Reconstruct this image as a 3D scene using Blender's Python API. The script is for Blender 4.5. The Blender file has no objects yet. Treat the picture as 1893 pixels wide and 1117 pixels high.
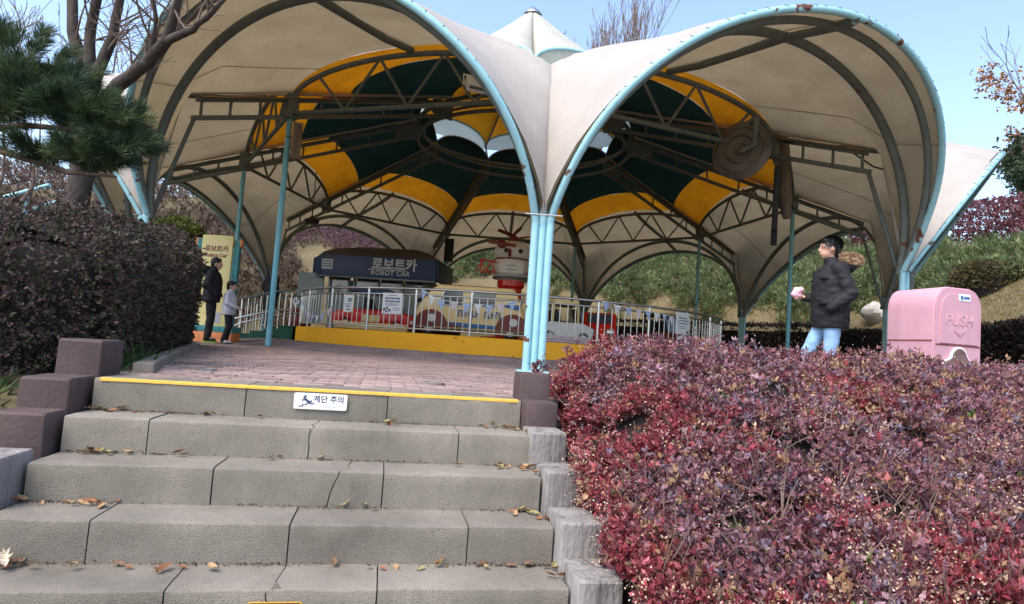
import bpy, bmesh, math, random
import numpy as np
from mathutils import Vector, Matrix, Euler, noise

random.seed(7); rng = np.random.default_rng(7)
R_ = math.radians
scene = bpy.context.scene
COL = scene.collection

# ------------------------------------------------------------------ camera, sky, sun, exposure
cam_d = bpy.data.cameras.new('camera'); cam = bpy.data.objects.new('camera', cam_d); COL.objects.link(cam)
cam_d.sensor_width = 36.0; cam_d.lens = 22.596; cam_d.clip_start = 0.05; cam_d.clip_end = 2000
cam.matrix_world = Matrix.Translation((0, 0, 0.322)) @ Matrix.Rotation(R_(90 + 4.05), 4, 'X') @ Matrix.Rotation(R_(3.99), 4, 'Z')
scene.camera = cam

SUN_EL, SUN_AZ = 56.0, -142.0            # azimuth measured clockwise from +Y (view direction)
world = bpy.data.worlds.new('World'); scene.world = world; world.use_nodes = True
wn = world.node_tree.nodes; wl = world.node_tree.links
sky = wn.new('ShaderNodeTexSky'); sky.sky_type = 'NISHITA'; sky.sun_disc = False
sky.sun_elevation = R_(SUN_EL); sky.sun_rotation = R_(SUN_AZ); sky.air_density = 1.0; sky.dust_density = 2.2; sky.ozone_density = .7
wl.new(sky.outputs[0], wn['Background'].inputs[0]); wn['Background'].inputs[1].default_value = 0.15
sd = bpy.data.lights.new('sun', 'SUN'); sun = bpy.data.objects.new('sun', sd); COL.objects.link(sun)
sd.energy = 1.2; sd.angle = R_(35); sd.color = (1.0, 0.92, 0.82)
sdir = Vector((math.sin(R_(SUN_AZ)) * math.cos(R_(SUN_EL)), math.cos(R_(SUN_AZ)) * math.cos(R_(SUN_EL)), math.sin(R_(SUN_EL))))
sun.rotation_euler = sdir.to_track_quat('Z', 'Y').to_euler()
scene.view_settings.view_transform = 'Standard'; scene.view_settings.look = 'None'
scene.view_settings.gamma = 1.0; scene.view_settings.exposure = 1.45

# ------------------------------------------------------------------ helpers
class MB:
    def __init__(s): s.v = []; s.f = []
    def add(s, v, f):
        o = len(s.v); s.v.extend([tuple(p) for p in v]); s.f.extend([tuple(i + o for i in q) for q in f]); return s
    def box(s, c, d, rot=None, ch=0.0):
        x, y, z = d[0] / 2, d[1] / 2, d[2] / 2
        if ch <= 0:
            v = [Vector((a * x, b * y, e * z)) for a in (-1, 1) for b in (-1, 1) for e in (-1, 1)]
            f = [(0, 1, 3, 2), (4, 6, 7, 5), (0, 4, 5, 1), (2, 3, 7, 6), (0, 2, 6, 4), (1, 5, 7, 3)]
        else:
            bm = bmesh.new(); bmesh.ops.create_cube(bm, size=1.0)
            for w in bm.verts: w.co = Vector((w.co.x * d[0], w.co.y * d[1], w.co.z * d[2]))
            bmesh.ops.bevel(bm, geom=bm.edges[:] + bm.verts[:], offset=ch, segments=2, profile=0.6, affect='EDGES')
            bm.verts.index_update(); v = [w.co.copy() for w in bm.verts]; f = [[w.index for w in q.verts] for q in bm.faces]; bm.free()
        M = Matrix.Translation(c)
        if rot is not None: M = M @ (rot.to_4x4() if not isinstance(rot, (tuple, list)) else Euler(rot).to_matrix().to_4x4())
        return s.add([M @ Vector(p) for p in v], f)
    def tube(s, path, r, n=8, closed=False, sq=False):
        P = [Vector(p) for p in path]; m = len(P)
        rr = r if isinstance(r, (list, tuple)) else [r] * m
        V = []; up = None
        for i in range(m):
            a = P[i - 1] if (i > 0 or closed) else P[i]; b = P[(i + 1) % m] if (i < m - 1 or closed) else P[i]
            t = (b - a); t = t.normalized() if t.length > 1e-9 else Vector((0, 0, 1))
            if up is None:
                up = Vector((0, 0, 1)) if abs(t.z) < .95 else Vector((1, 0, 0))
            u = up - t * up.dot(t)
            if u.length < 1e-6: u = Vector((1, 0, 0)) - t * t.x
            u.normalize(); w = t.cross(u); up = u
            k = 1.3 if sq else 1.0
            for j in range(n):
                a_ = 2 * math.pi * (j + (.5 if sq else 0)) / n
                V.append(P[i] + (u * math.cos(a_) + w * math.sin(a_)) * rr[i] * k)
        F = []
        for i in range(m if closed else m - 1):
            i2 = (i + 1) % m
            for j in range(n):
                j2 = (j + 1) % n; F.append((i * n + j, i * n + j2, i2 * n + j2, i2 * n + j))
        if not closed: F.append(tuple(range(n))[::-1]); F.append(tuple((m - 1) * n + j for j in range(n)))
        return s.add(V, F)
    def ell(s, c, r, nu=12, nv=8, rot=None):
        M = Matrix.Translation(c) @ (Euler(rot).to_matrix().to_4x4() if rot else Matrix())
        V = [Vector((0, 0, -r[2]))]
        for i in range(1, nv):
            p = -math.pi / 2 + math.pi * i / nv
            for j in range(nu):
                a = 2 * math.pi * j / nu; V.append(Vector((r[0] * math.cos(p) * math.cos(a), r[1] * math.cos(p) * math.sin(a), r[2] * math.sin(p))))
        V.append(Vector((0, 0, r[2]))); F = []
        for j in range(nu): F.append((0, 1 + (j + 1) % nu, 1 + j)); F.append((len(V) - 1, 1 + (nv - 2) * nu + j, 1 + (nv - 2) * nu + (j + 1) % nu))
        for i in range(nv - 2):
            for j in range(nu):
                j2 = (j + 1) % nu; F.append((1 + i * nu + j, 1 + i * nu + j2, 1 + (i + 1) * nu + j2, 1 + (i + 1) * nu + j))
        return s.add([M @ p for p in V], F)
    def lathe(s, prof, n=24, M=None):
        M = M or Matrix(); V = []; m = len(prof)
        for r, z in prof:
            for j in range(n): a = 2 * math.pi * j / n; V.append(M @ Vector((r * math.cos(a), r * math.sin(a), z)))
        F = []
        for i in range(m - 1):
            for j in range(n):
                j2 = (j + 1) % n; F.append((i * n + j, i * n + j2, (i + 1) * n + j2, (i + 1) * n + j))
        F.append(tuple(range(n))[::-1]); F.append(tuple((m - 1) * n + j for j in range(n)))
        return s.add(V, F)
    def prism(s, poly, h, M=None):            # poly in local XY, extruded along +Z
        M = M or Matrix(); n = len(poly)
        V = [M @ Vector((x, y, 0)) for x, y in poly] + [M @ Vector((x, y, h)) for x, y in poly]
        F = [tuple(range(n))[::-1], tuple(range(n, 2 * n))] + [(i, (i + 1) % n, n + (i + 1) % n, n + i) for i in range(n)]
        return s.add(V, F)
    def grid(s, G):                           # G[i][j] points
        a, b = len(G), len(G[0]); V = [p for r in G for p in r]
        F = [(i * b + j, i * b + j + 1, (i + 1) * b + j + 1, (i + 1) * b + j) for i in range(a - 1) for j in range(b - 1)]
        return s.add(V, F)

def mesh_of(mb, name='mesh', smooth=None):
    me = bpy.data.meshes.new(name); me.from_pydata([tuple(p) for p in mb.v], [], mb.f); me.update()
    bm = bmesh.new(); bm.from_mesh(me)
    if len(bm.faces) < 60000: bmesh.ops.recalc_face_normals(bm, faces=bm.faces)
    bm.to_mesh(me); bm.free()
    if smooth is not None:
        me.shade_smooth(); me.set_sharp_from_angle(angle=R_(smooth))
    return me
def ob(name, mb, mat, parent=None, smooth=40, loc=None, rot=None, kind=None):
    me = mesh_of(mb, name, smooth) if isinstance(mb, MB) else mb
    if mat is not None and not me.materials: me.materials.append(mat)
    o = bpy.data.objects.new(name, me); COL.objects.link(o)
    if parent is not None: o.parent = parent
    if loc is not None: o.location = loc
    if rot is not None: o.rotation_euler = rot
    if kind: o['kind'] = kind
    return o
def tag(o, label, cat, group=None):
    o['label'] = label; o['category'] = cat
    if group: o['group'] = group
    return o
def thing(name, label, cat, loc=(0, 0, 0), rz=0.0, group=None):
    o = bpy.data.objects.new(name, None); COL.objects.link(o); o.empty_display_size = .2
    o.location = loc; o.rotation_euler = (0, 0, rz); return tag(o, label, cat, group)
def copy_tree(o, parent=None):
    c = o.copy(); COL.objects.link(c)
    if parent is not None: c.parent = parent
    for ch in list(o.children): copy_tree(ch, c)
    return c

def nd(nt, t, **kw):
    n = nt.nodes.new(t)
    for k, v in kw.items(): setattr(n, k, v)
    return n
def M(name, col, rough=.65, col2=None, scale=6., bump=.15, bscale=60., metal=0., spec=.4, trans=0., speck=None, stretch=None, rust=0., detail=6., cracks=0., obrand=0., streak=0.):
    m = bpy.data.materials.new(name); m.use_nodes = True; nt = m.node_tree; L = nt.links
    b = nt.nodes['Principled BSDF']; b.inputs['Roughness'].default_value = rough; b.inputs['Metallic'].default_value = metal
    b.inputs['Specular IOR Level'].default_value = spec
    tc = nd(nt, 'ShaderNodeTexCoord'); mp = nd(nt, 'ShaderNodeMapping'); L.new(tc.outputs['Object'], mp.inputs[0])
    if stretch: mp.inputs['Scale'].default_value = stretch
    c2 = col2 or tuple(c * .72 for c in col)
    n1 = nd(nt, 'ShaderNodeTexNoise'); n1.inputs['Scale'].default_value = scale; n1.inputs['Detail'].default_value = detail; n1.inputs['Roughness'].default_value = .62
    L.new(mp.outputs[0], n1.inputs[0])
    cr = nd(nt, 'ShaderNodeMapRange'); cr.inputs[1].default_value = .32; cr.inputs[2].default_value = .68; L.new(n1.outputs[0], cr.inputs[0])
    mx = nd(nt, 'ShaderNodeMix', data_type='RGBA'); mx.inputs[6].default_value = (*col, 1); mx.inputs[7].default_value = (*c2, 1); L.new(cr.outputs[0], mx.inputs[0])
    out = mx.outputs[2]
    def over(fac, c):
        nonlocal out
        q = nd(nt, 'ShaderNodeMix', data_type='RGBA'); L.new(fac, q.inputs[0]); L.new(out, q.inputs[6]); q.inputs[7].default_value = (*c, 1); out = q.outputs[2]
    def thr(sc, lo, hi, inp=None, det=4.):
        n = nd(nt, 'ShaderNodeTexNoise'); n.inputs['Scale'].default_value = sc; n.inputs['Detail'].default_value = det; L.new((inp or mp).outputs[0], n.inputs[0])
        r = nd(nt, 'ShaderNodeMapRange'); r.inputs[1].default_value = lo; r.inputs[2].default_value = hi; L.new(n.outputs[0], r.inputs[0]); return r.outputs[0]
    if speck: over(thr(speck[0], .58, .66, det=2.), speck[1])
    if streak:
        m2 = nd(nt, 'ShaderNodeMapping'); m2.inputs['Scale'].default_value = (14, 14, .7); L.new(tc.outputs['Object'], m2.inputs[0])
        over(thr(1.2, .5, .72, m2), tuple(c * streak for c in col))
    if rust: over(thr(3.2, .78 - rust * .3, .80 - rust * .3, det=8.), (.13, .045, .02))
    if obrand:
        oi = nd(nt, 'ShaderNodeObjectInfo'); hs = nd(nt, 'ShaderNodeHueSaturation'); r = nd(nt, 'ShaderNodeMapRange')
        r.inputs[3].default_value = 1 - obrand; r.inputs[4].default_value = 1 + obrand; L.new(oi.outputs['Random'], r.inputs[0]); L.new(r.outputs[0], hs.inputs['Value']); L.new(out, hs.inputs['Color']); out = hs.outputs[0]
    L.new(out, b.inputs['Base Color'])
    if bump:
        n2 = nd(nt, 'ShaderNodeTexNoise'); n2.inputs['Scale'].default_value = bscale; n2.inputs['Detail'].default_value = 5.; L.new(mp.outputs[0], n2.inputs[0])
        bp = nd(nt, 'ShaderNodeBump'); bp.inputs['Strength'].default_value = bump; bp.inputs['Distance'].default_value = .02; L.new(n2.outputs[0], bp.inputs['Height']); L.new(bp.outputs[0], b.inputs['Normal'])
    if trans:
        tr = nd(nt, 'ShaderNodeBsdfTranslucent'); L.new(out, tr.inputs[0]); ms = nd(nt, 'ShaderNodeMixShader'); ms.inputs[0].default_value = trans
        L.new(b.outputs[0], ms.inputs[1]); L.new(tr.outputs[0], ms.inputs[2]); L.new(ms.outputs[0], nt.nodes['Material Output'].inputs[0])
    return m
def Mleaf(name, rough=.55, trans=.25, spec=.35):
    m = bpy.data.materials.new(name); m.use_nodes = True; nt = m.node_tree; L = nt.links
    b = nt.nodes['Principled BSDF']; b.inputs['Roughness'].default_value = rough; b.inputs['Specular IOR Level'].default_value = spec
    a = nd(nt, 'ShaderNodeAttribute'); a.attribute_name = 'Col'; L.new(a.outputs['Color'], b.inputs['Base Color'])
    tr = nd(nt, 'ShaderNodeBsdfTranslucent'); L.new(a.outputs['Color'], tr.inputs[0]); ms = nd(nt, 'ShaderNodeMixShader'); ms.inputs[0].default_value = trans
    L.new(b.outputs[0], ms.inputs[1]); L.new(tr.outputs[0], ms.inputs[2]); L.new(ms.outputs[0], nt.nodes['Material Output'].inputs[0])
    return m

# mass foliage: quads from arrays.  base point, direction, side vector, colour
def leaf_mesh(name, base, dirv, side, colr, fold=0.15):
    n = len(base); nrm = np.cross(dirv, side); nl = np.linalg.norm(nrm, axis=1, keepdims=True) + 1e-9; nrm = nrm / nl
    ln = np.linalg.norm(dirv, axis=1, keepdims=True)
    a = base; b = base + dirv * .5 + side + nrm * ln * fold * .3; c = base + dirv + nrm * ln * -fold; d = base + dirv * .5 - side + nrm * ln * fold * .3
    V = np.stack([a, b, c, d], 1).reshape(-1, 3).astype(np.float32)
    me = bpy.data.meshes.new(name); me.vertices.add(4 * n); me.vertices.foreach_set('co', V.ravel())
    me.loops.add(4 * n); me.loops.foreach_set('vertex_index', np.arange(4 * n, dtype=np.int32))
    me.polygons.add(n); me.polygons.foreach_set('loop_start', np.arange(0, 4 * n, 4, dtype=np.int32))
    try: me.polygons.foreach_set('loop_total', np.full(n, 4, dtype=np.int32))
    except Exception: pass
    at = me.color_attributes.new('Col', 'FLOAT_COLOR', 'POINT')
    C = np.concatenate([np.repeat(colr, 4, 0), np.ones((4 * n, 1))], 1).astype(np.float32); at.data.foreach_set('color', C.ravel())
    me.update(); me.validate(); return me
def unit(v): return v / (np.linalg.norm(v, axis=1, keepdims=True) + 1e-9)
def rosettes(pos, nrm, k, ln, wd, spread, colr, cvar=.18, rg=rng):
    # k leaves around each twig tip
    n = len(pos); P = np.repeat(pos, k, 0); N = np.repeat(unit(nrm), k, 0)
    t = unit(np.cross(N, rg.normal(size=(n * k, 3)))); sp = rg.uniform(spread[0], spread[1], (n * k, 1))
    d = unit(N * np.cos(sp) + t * np.sin(sp)); L = ln * rg.uniform(.6, 1.25, (n * k, 1)) if np.isscalar(ln) else np.repeat(ln, k)[:, None] * rg.uniform(.6, 1.25, (n * k, 1))
    s = unit(np.cross(d, rg.normal(size=(n * k, 3)) * .5 + N)) * L * wd
    base = P + t * L * .12 - N * L * rg.uniform(0, .7, (n * k, 1))
    C = np.repeat(colr, k, 0) * rg.uniform(1 - cvar, 1 + cvar, (n * k, 1)) * rg.uniform(1 - cvar * .5, 1 + cvar * .5, (n * k, 3))
    return base, d * L, s, np.clip(C, 0.002, 1)
def vnoise(P, sc, seed=0.):
    return np.array([noise.noise((p[0] * sc + seed, p[1] * sc + seed * 1.7, p[2] * sc)) for p in P])

def text_mesh(txt, size, ext=0.0, align='CENTER', bold=0., space=1.0):
    cu = bpy.data.curves.new('t', 'FONT'); cu.body = txt; cu.size = size; cu.extrude = ext; cu.align_x = align; cu.align_y = 'CENTER'; cu.space_character = space; cu.resolution_u = 3; cu.offset = bold
    o = bpy.data.objects.new('t', cu); COL.objects.link(o); dg = bpy.context.evaluated_depsgraph_get(); dg.update()
    me = bpy.data.meshes.new_from_object(o.evaluated_get(dg)); bpy.data.objects.remove(o); bpy.data.curves.remove(cu); return me
def remeshed(mb, voxel, name='body', smooth=2):
    me = mesh_of(mb, name); o = bpy.data.objects.new('tmp', me); COL.objects.link(o)
    md = o.modifiers.new('r', 'REMESH'); md.mode = 'VOXEL'; md.voxel_size = voxel
    sm = o.modifiers.new('s', 'SMOOTH'); sm.factor = .5; sm.iterations = smooth * 3
    dg = bpy.context.evaluated_depsgraph_get(); dg.update()
    r = bpy.data.meshes.new_from_object(o.evaluated_get(dg)); bpy.data.objects.remove(o); bpy.data.meshes.remove(me); r.shade_smooth(); r.materials.clear(); return r
def frame(o, x, up):                           # 4x4 from origin, x axis, z axis hint
    x = Vector(x).normalized(); z = Vector(up); y = z.cross(x).normalized(); z = x.cross(y)
    return Matrix(((x.x, y.x, z.x, o[0]), (x.y, y.y, z.y, o[1]), (x.z, y.z, z.z, o[2]), (0, 0, 0, 1)))

# ------------------------------------------------------------------ materials
m_conc = M('step_concrete', (.288, .258, .216), .9, (.160, .143, .117), 2.2, .55, 190., speck=(210., (.10, .096, .085)), obrand=.10, detail=12., streak=.72)
m_joint = M('joint_soil', (.045, .042, .036), .95)
m_ynos = M('yellow_nosing_paint', (.72, .40, .04), .6, (.5, .3, .06), 20.)
m_bpost = M('brown_painted_post', (.098, .066, .064), .8, (.062, .042, .042), 3., .22, 45., obrand=.12, streak=.7)
m_gpost = M('grey_weathered_post', (.29, .272, .262), .9, (.17, .155, .15), 5., .7, 50., obrand=.14, streak=.30, stretch=(1, 1, .35))
m_paver = M('red_grey_paver', (.34, .25, .23), .9, (.23, .165, .15), 3., .3, 150., obrand=.25)
m_paver2 = M('paver_field', (.34, .25, .23), .85, (.20, .145, .135), 1.6, .3, 150., detail=10.)
m_ground = M('soil_and_dry_grass', (.20, .165, .085), .95, (.115, .088, .05), .5, .9, 9., detail=12.)
m_blue = M('light_blue_paint', (.34, .61, .68), .45, (.26, .52, .60), 5., .08, 40., rust=.50, streak=.86)
m_bluep = M('pole_blue_paint', (.20, .50, .58), .45, (.15, .42, .50), 5., .08, 40., rust=.45)
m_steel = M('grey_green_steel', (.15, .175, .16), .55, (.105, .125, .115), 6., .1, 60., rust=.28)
m_skin = M('white_membrane', (.735, .69, .655), .6, (.63, .585, .55), 1.6, .6, 2.0, trans=.46, streak=.88)
m_cup = M('pale_green_membrane', (.66, .69, .63), .6, (.57, .60, .54), 1.6, .5, 2., trans=.4, streak=.86)
m_beige = M('beige_membrane_lining', (.52, .445, .295), .75, (.41, .34, .215), 1.3, .8, 2.2, trans=.62, detail=9., streak=.82)
m_yel = M('yellow_membrane_lining', (.78, .36, .012), .7, (.62, .27, .01), 2., .3, 4., trans=.45)
m_grn = M('dark_green_membrane_lining', (.016, .06, .05), .8, (.01, .042, .036), 2., .3, 4., trans=.15)
m_strip = M('yellow_valley_strip', (.50, .26, .03), .8, (.30, .15, .03), 4., .3, 20.)
m_seam = M('membrane_seam', (.55, .50, .47), .7)
m_rope = M('dark_lacing_rope', (.03, .03, .035), .8)
m_ywall = M('yellow_painted_wall', (.95, .455, .004), .55, (.88, .40, .004), 2.5, .15, 60., rust=.3)
m_chrome = M('stainless_steel', (.62, .62, .62), .28, (.5, .5, .5), 30., 0, metal=1.)
m_floor = M('grey_platform_floor', (.14, .13, .12), .8)
m_green = M('green_rubber', (.018, .10, .065), .85, (.01, .06, .04), 8., .3, 80.)
m_black = M('black_plastic', (.015, .015, .016), .55)
m_dark = M('dark_cavity', (.02, .02, .02), .8)
m_white = M('white_paint', (.78, .78, .76), .5, (.68, .68, .66), 9., .05)
m_red = M('red_fibreglass', (.72, .025, .018), .25, (.60, .02, .015), 9., .03)
m_dred = M('dark_red_fibreglass', (.22, .035, .022), .35, (.16, .025, .02), 9., .03)
m_cream = M('cream_fibreglass', (.90, .68, .33), .3, (.82, .60, .27), 5., .05)
m_blued = M('blue_fibreglass', (.03, .16, .42), .35)
m_glass = M('grey_tinted_glass', (.09, .10, .12), .12, (.06, .07, .09), 3., 0, spec=.7)
m_navy = M('navy_fascia_board', (.008, .028, .085), .5, (.006, .02, .065), 3., .05)
m_letter = M('pale_grey_letters', (.46, .47, .49), .5)
m_ink = M('navy_print', (.03, .05, .12), .6)
m_grey = M('booth_grey_green_metal', (.20, .235, .225), .55, (.15, .18, .17), 5., .1)
m_signy = M('pale_yellow_board', (.78, .66, .30), .55, (.70, .58, .25), 3., .05)
m_orange = M('orange_paint', (.75, .27, .10), .6)
m_teal = M('teal_paint', (.05, .26, .27), .6)
m_pink = M('pink_plastic', (.60, .335, .405), .55, (.53, .29, .36), 3., .10, 40., streak=.86)
m_rub = M('black_rubber', (.02, .02, .02), .8)
m_cable = M('black_cable', (.02, .02, .022), .6)
m_fascia_roof = M('brown_roof_membrane', (.075, .055, .04), .8, (.05, .035, .025), 3., .2)

# ------------------------------------------------------------------ ground
CX, CY, ROT = .021, 19.345, R_(1.8)
YAW = R_(11.13); U = Vector((-math.sin(YAW), math.cos(YAW), 0)); V_ = Vector((math.cos(YAW), math.sin(YAW), 0))
def sst(a, b, x):
    t = min(max((x - a) / (b - a), 0), 1); return t * t * (3 - 2 * t)
def gh(x, y):
    r = math.hypot(x - CX, y - CY); th = math.degrees(math.atan2(x - CX, -(y - CY))); ath = abs(th)
    back = sst(105, 160, ath); w = sst(42, 66, ath) if th > 0 else sst(66, 92, ath)
    r0 = 12.7 if th > 0 else 12.7 + 1.5 * (1 - sst(100, 150, ath))
    st = (2.0 + .8 * back) * sst(r0, r0 + 1.5, r); sl = (.64 + .18 * back) * max(r - r0 - 1.0, 0)
    if th < 0: st *= .75 + .25 * sst(100, 150, ath)
    top = 3.9 + 1.8 * back
    hill = st + (sl if sl < top * .7 else top * .7 + (1 - math.exp(-(sl - top * .7) / (top * .5))) * top * .5)
    z = w * hill + (.10 * noise.noise((x * .5, y * .5, 0)) + .05 * noise.noise((x * 1.7, y * 1.7, 3))) * w * sst(12, 15, r)
    u = U.x * x + U.y * y; v = V_.x * x + V_.y * y
    bank = -1.22 * sst(0, 1, (3.95 - u) / 2.1) if u < 3.95 else 0.0
    bank *= 1 - .8 * sst(-2.0, -4.5, v) if v < -2 else 1
    z += bank * (1 - w)
    if -2.05 < v < 1.2 and u < 4.25: z -= .34
    if v > 1.15 and u < 5.3 and y > -3: z -= .3 * (1 - w)
    return z - .03
xs = np.unique(np.round(np.concatenate([np.arange(-24, 30.1, .5), np.linspace(-160, -24, 24), np.linspace(30, 170, 24)]), 3))
ys = np.unique(np.round(np.concatenate([np.arange(-2, 46.1, .5), np.linspace(-40, -2, 8), np.linspace(46, 300, 30)]), 3))
g = MB(); g.grid([[(x, y, gh(x, y)) for x in xs] for y in ys])
ob('ground', g, m_ground, kind='structure')

def plaza_z(x, y): return .125 * sst(8.3, 6.6, math.hypot(x - CX, y - CY)) if math.hypot(x - CX, y - CY) < 8.3 else 0.0

# ------------------------------------------------------------------ stairs
EDGE, TREAD, RISE = 3.90, .298, .172
def uv(u, v, z=0.): p = U * u + V_ * v; return Vector((p.x, p.y, z))
st = bpy.data.objects.new('steps', None); COL.objects.link(st); st['kind'] = 'structure'
def block(k, v0, v1, jag0=None, jag1=None):
    dep = .34 if k == 0 else TREAD + .02
    prof = [(0.0, -RISE - .01), (0.0, -.11), (.0, -.06), (.0, -.012), (.003, -.004), (.011, 0.), (.09, 0.002), (.19, 0.), (dep, 0.)]
    nv = max(3, int((v1 - v0) / .05)); G = []; rnd = random.Random(int(k * 91 + v0 * 77))
    u0, z0 = EDGE - k * TREAD, -k * RISE; du = rnd.uniform(-.004, .004); dz = rnd.uniform(-.003, .003); tl = rnd.uniform(-.004, .004)
    for j in range(nv + 1):
        row = []; t = j / nv
        for i, (a, b) in enumerate(prof):
            lo = v0 + .003 + (jag0[i] if jag0 else 0); hi = v1 - .003 + (jag1[i] if jag1 else 0)
            v = lo + (hi - lo) * t
            w = .0035 * noise.noise((v * 9, k * 5.1 + a * 8, b * 9)) + .002 * noise.noise((v * 40, k * 3, b * 30))
            chip = .010 * max(0, noise.noise((v * 14, k * 7.7, 1.3)) - .42) * 3 if i in (3, 4, 5) else 0
            row.append(uv(u0 + a + du + w + chip, v, z0 + b + dz + tl * (t - .5) + (w * .5 if i > 3 else 0) - chip))
        G.append(row)
    mb = MB().grid(G); n = len(prof)
    for e in (0, nv): mb.f.append(tuple(e * n + i for i in (range(n) if e else reversed(range(n)))))
    return ob('stone_block', mb, m_conc, st, smooth=28)
VL, VR = -1.519, .87
def jag(sc, sh, seed): return [sh * (i / 8 - .4) + sc * noise.noise((i * .9, seed, 0)) for i in range(9)]
for k in range(7):
    ev = [-.732, .062] if k % 2 == 0 else [-1.126, -.33, .461]
    cuts = [(VL, None)] + [(e, None) for e in ev] + [(VR, None)]
    if k == 1: cuts[2] = (-.33, jag(.03, .02, 3))
    if k == 2: cuts.insert(2, (-.16, jag(.03, .10, 9)))
    if k == 4: cuts.insert(2, (-.35, jag(.05, .05, 5)))
    for (a, ja), (b, jb) in zip(cuts[:-1], cuts[1:]): block(k, a, b, ja, jb)
core = MB()
for k in range(7): core.add(*[(lambda m: (m.v, m.f))(MB().box(uv(EDGE - k * TREAD + .16, (VL + VR) / 2, -k * RISE - .10), (VR - VL - .02, TREAD - .01 + .0, .17), (0, 0, YAW)))][0])
ob('stair_bedding', core, m_joint, st)
nos = MB(); GG = []
for j in range(49):
    v = VL + .03 + (VR - VL - .05) * j / 48; w = .0035 * noise.noise((v * 9, 0, 0)); e = .006 * noise.noise((v * 22, 4, 0))
    GG.append([uv(EDGE - .003 + w, v, -.012 - abs(e) * .6), uv(EDGE - .001 + w, v, -.002), uv(EDGE + .010 + w, v, .0045), uv(EDGE + .016 + e * .5 + w, v, .0055)])
nos.grid(GG); ob('nosing_stripe', nos, m_ynos, st)

# caution plate on the top riser and a second one lower down
def plate(name, k, v0, v1, z0, z1, label, texts, border=None, mat=m_white):
    t = thing(name, label, 'sign', uv(EDGE - k * TREAD - .006, (v0 + v1) / 2, (z0 + z1) / 2), YAW)
    w, h = v1 - v0, z1 - z0; r = .010
    poly = []
    for cx, cz, a0 in ((w / 2 - r, h / 2 - r, 0), (-w / 2 + r, h / 2 - r, 90), (-w / 2 + r, -h / 2 + r, 180), (w / 2 - r, -h / 2 + r, 270)):
        for q in range(4): a = R_(a0 + q * 30); poly.append((cx + r * math.cos(a), cz + r * math.sin(a)))
    F = Matrix(((1, 0, 0, 0), (0, 0, -1, 0), (0, 1, 0, 0), (0, 0, 0, 1)))
    if border: ob('border', MB().prism([(x * 1.035, y * 1.1) for x, y in poly], .0035, F), border, t)
    ob('plate', MB().prism(poly, .005, F), mat, t)
    for txt, sz, x, z, mt in texts:
        me = text_mesh(txt, sz, bold=sz * .012); o = ob('lettering', me, mt, t, loc=(x, -.0062, z), rot=(R_(90), 0, 0))
    return t
tp = plate('caution_sign', 0, -.468, -.170, -.112, -.020, 'white caution plate with falling figure on the yellow-edged top riser', [('계단 주의', .044, .045, .012, m_ink), ('CAUTION STEPS', .010, .052, -.028, m_letter)])
fig = MB()
for a, b, r in (((-.085, .012), (-.068, -.004), .006), ((-.085, .012), (-.105, .004), .0032), ((-.085, .012), (-.098, .022), .0032), ((-.068, -.004), (-.050, .002), .0038), ((-.068, -.004), (-.052, -.014), .0038), ((-.122, -.030), (-.100, -.030), .0022), ((-.100, -.030), (-.100, -.020), .0022), ((-.100, -.020), (-.078, -.020), .0022), ((-.078, -.020), (-.078, -.012), .0022), ((-.078, -.012), (-.035, -.012), .0022)):
    fig.tube([(a[0], -.0062, a[1]), (b[0], -.0062, b[1])], r, 6)
fig.ell((-.087, -.0062, .027), (.007, .002, .007), 10, 6); ob('falling_figure', fig, m_ink, tp)
plate('caution_sign', 4, -.424, -.225, -.82, -.733, 'dark caution plate with yellow border on a lower riser', [], border=m_ynos, mat=m_black)

# ------------------------------------------------------------------ posts beside the stairs
def post(v0, v1, u0, u1, top, bot, mat, label, seed):
    rnd = random.Random(seed); mb = MB(); n = 7; G = []
    rr = .016
    ring = []
    for (a, b, a0) in ((v1 - rr, u1 - rr, 0), (v0 + rr, u1 - rr, 90), (v0 + rr, u0 + rr, 180), (v1 - rr, u0 + rr, 270)):
        for q in range(3): an = R_(a0 + q * 45); ring.append((a + rr * math.cos(an), b + rr * math.sin(an)))
    zs = [bot + (top - .012 - bot) * i / n for i in range(n + 1)]
    cu, cv = (u0 + u1) / 2, (v0 + v1) / 2; V = []; tx = rnd.uniform(-.012, .012); ty = rnd.uniform(-.012, .012)
    for z in zs + [top]:
        sc = 1.0 if z < top - .006 else .94
        for (v, u) in ring:
            w = .007 * noise.noise((v * 7 + seed, u * 7, z * 1.2)) + .003 * noise.noise((v * 40, u * 40 + seed, z * 4))
            V.append(uv(cu + (u - cu) * sc + w + tx * (z - bot), cv + (v - cv) * sc + w + ty * (z - bot), z))
    m = len(ring); F = [(i * m + j, i * m + (j + 1) % m, (i + 1) * m + (j + 1) % m, (i + 1) * m + j) for i in range(len(zs)) for j in range(m)]
    F.append(tuple(len(zs) * m + j for j in range(m))); mb.add(V, F)
    return tag(ob('stair_post', mb, mat, smooth=35), label, 'post')
lab = ['dark brown square post standing at the foot of the triple blue column', 'dark brown square post one step below the yellow-edged top step, right of the stairs', 'pale grey weathered post just below the two brown ones by the red hedge', 'grey streaked post by the red hedge, second of the grey ones going down', 'grey streaked post by the red hedge, third of the grey ones going down', 'grey streaked post by the red hedge, lowest of the grey ones']
for i, (uf, tz) in enumerate([(4.00, .168), (3.79, .005), (3.53, -.140), (3.235, -.298), (2.90, -.462), (2.62, -.622)]):
    post(.872, 1.075, uf, uf + (.20 if i < 2 else .285), tz, tz - .75, m_bpost if i < 2 else m_gpost, lab[i], 20 + i)
lab = ['brown square post by the dark hedge, tallest and topmost of its row', 'brown square post by the dark hedge, middle one of its row', 'brown square post with a yellow scrape on its corner', 'light grey block end below the brown posts beside the dark hedge']
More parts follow.
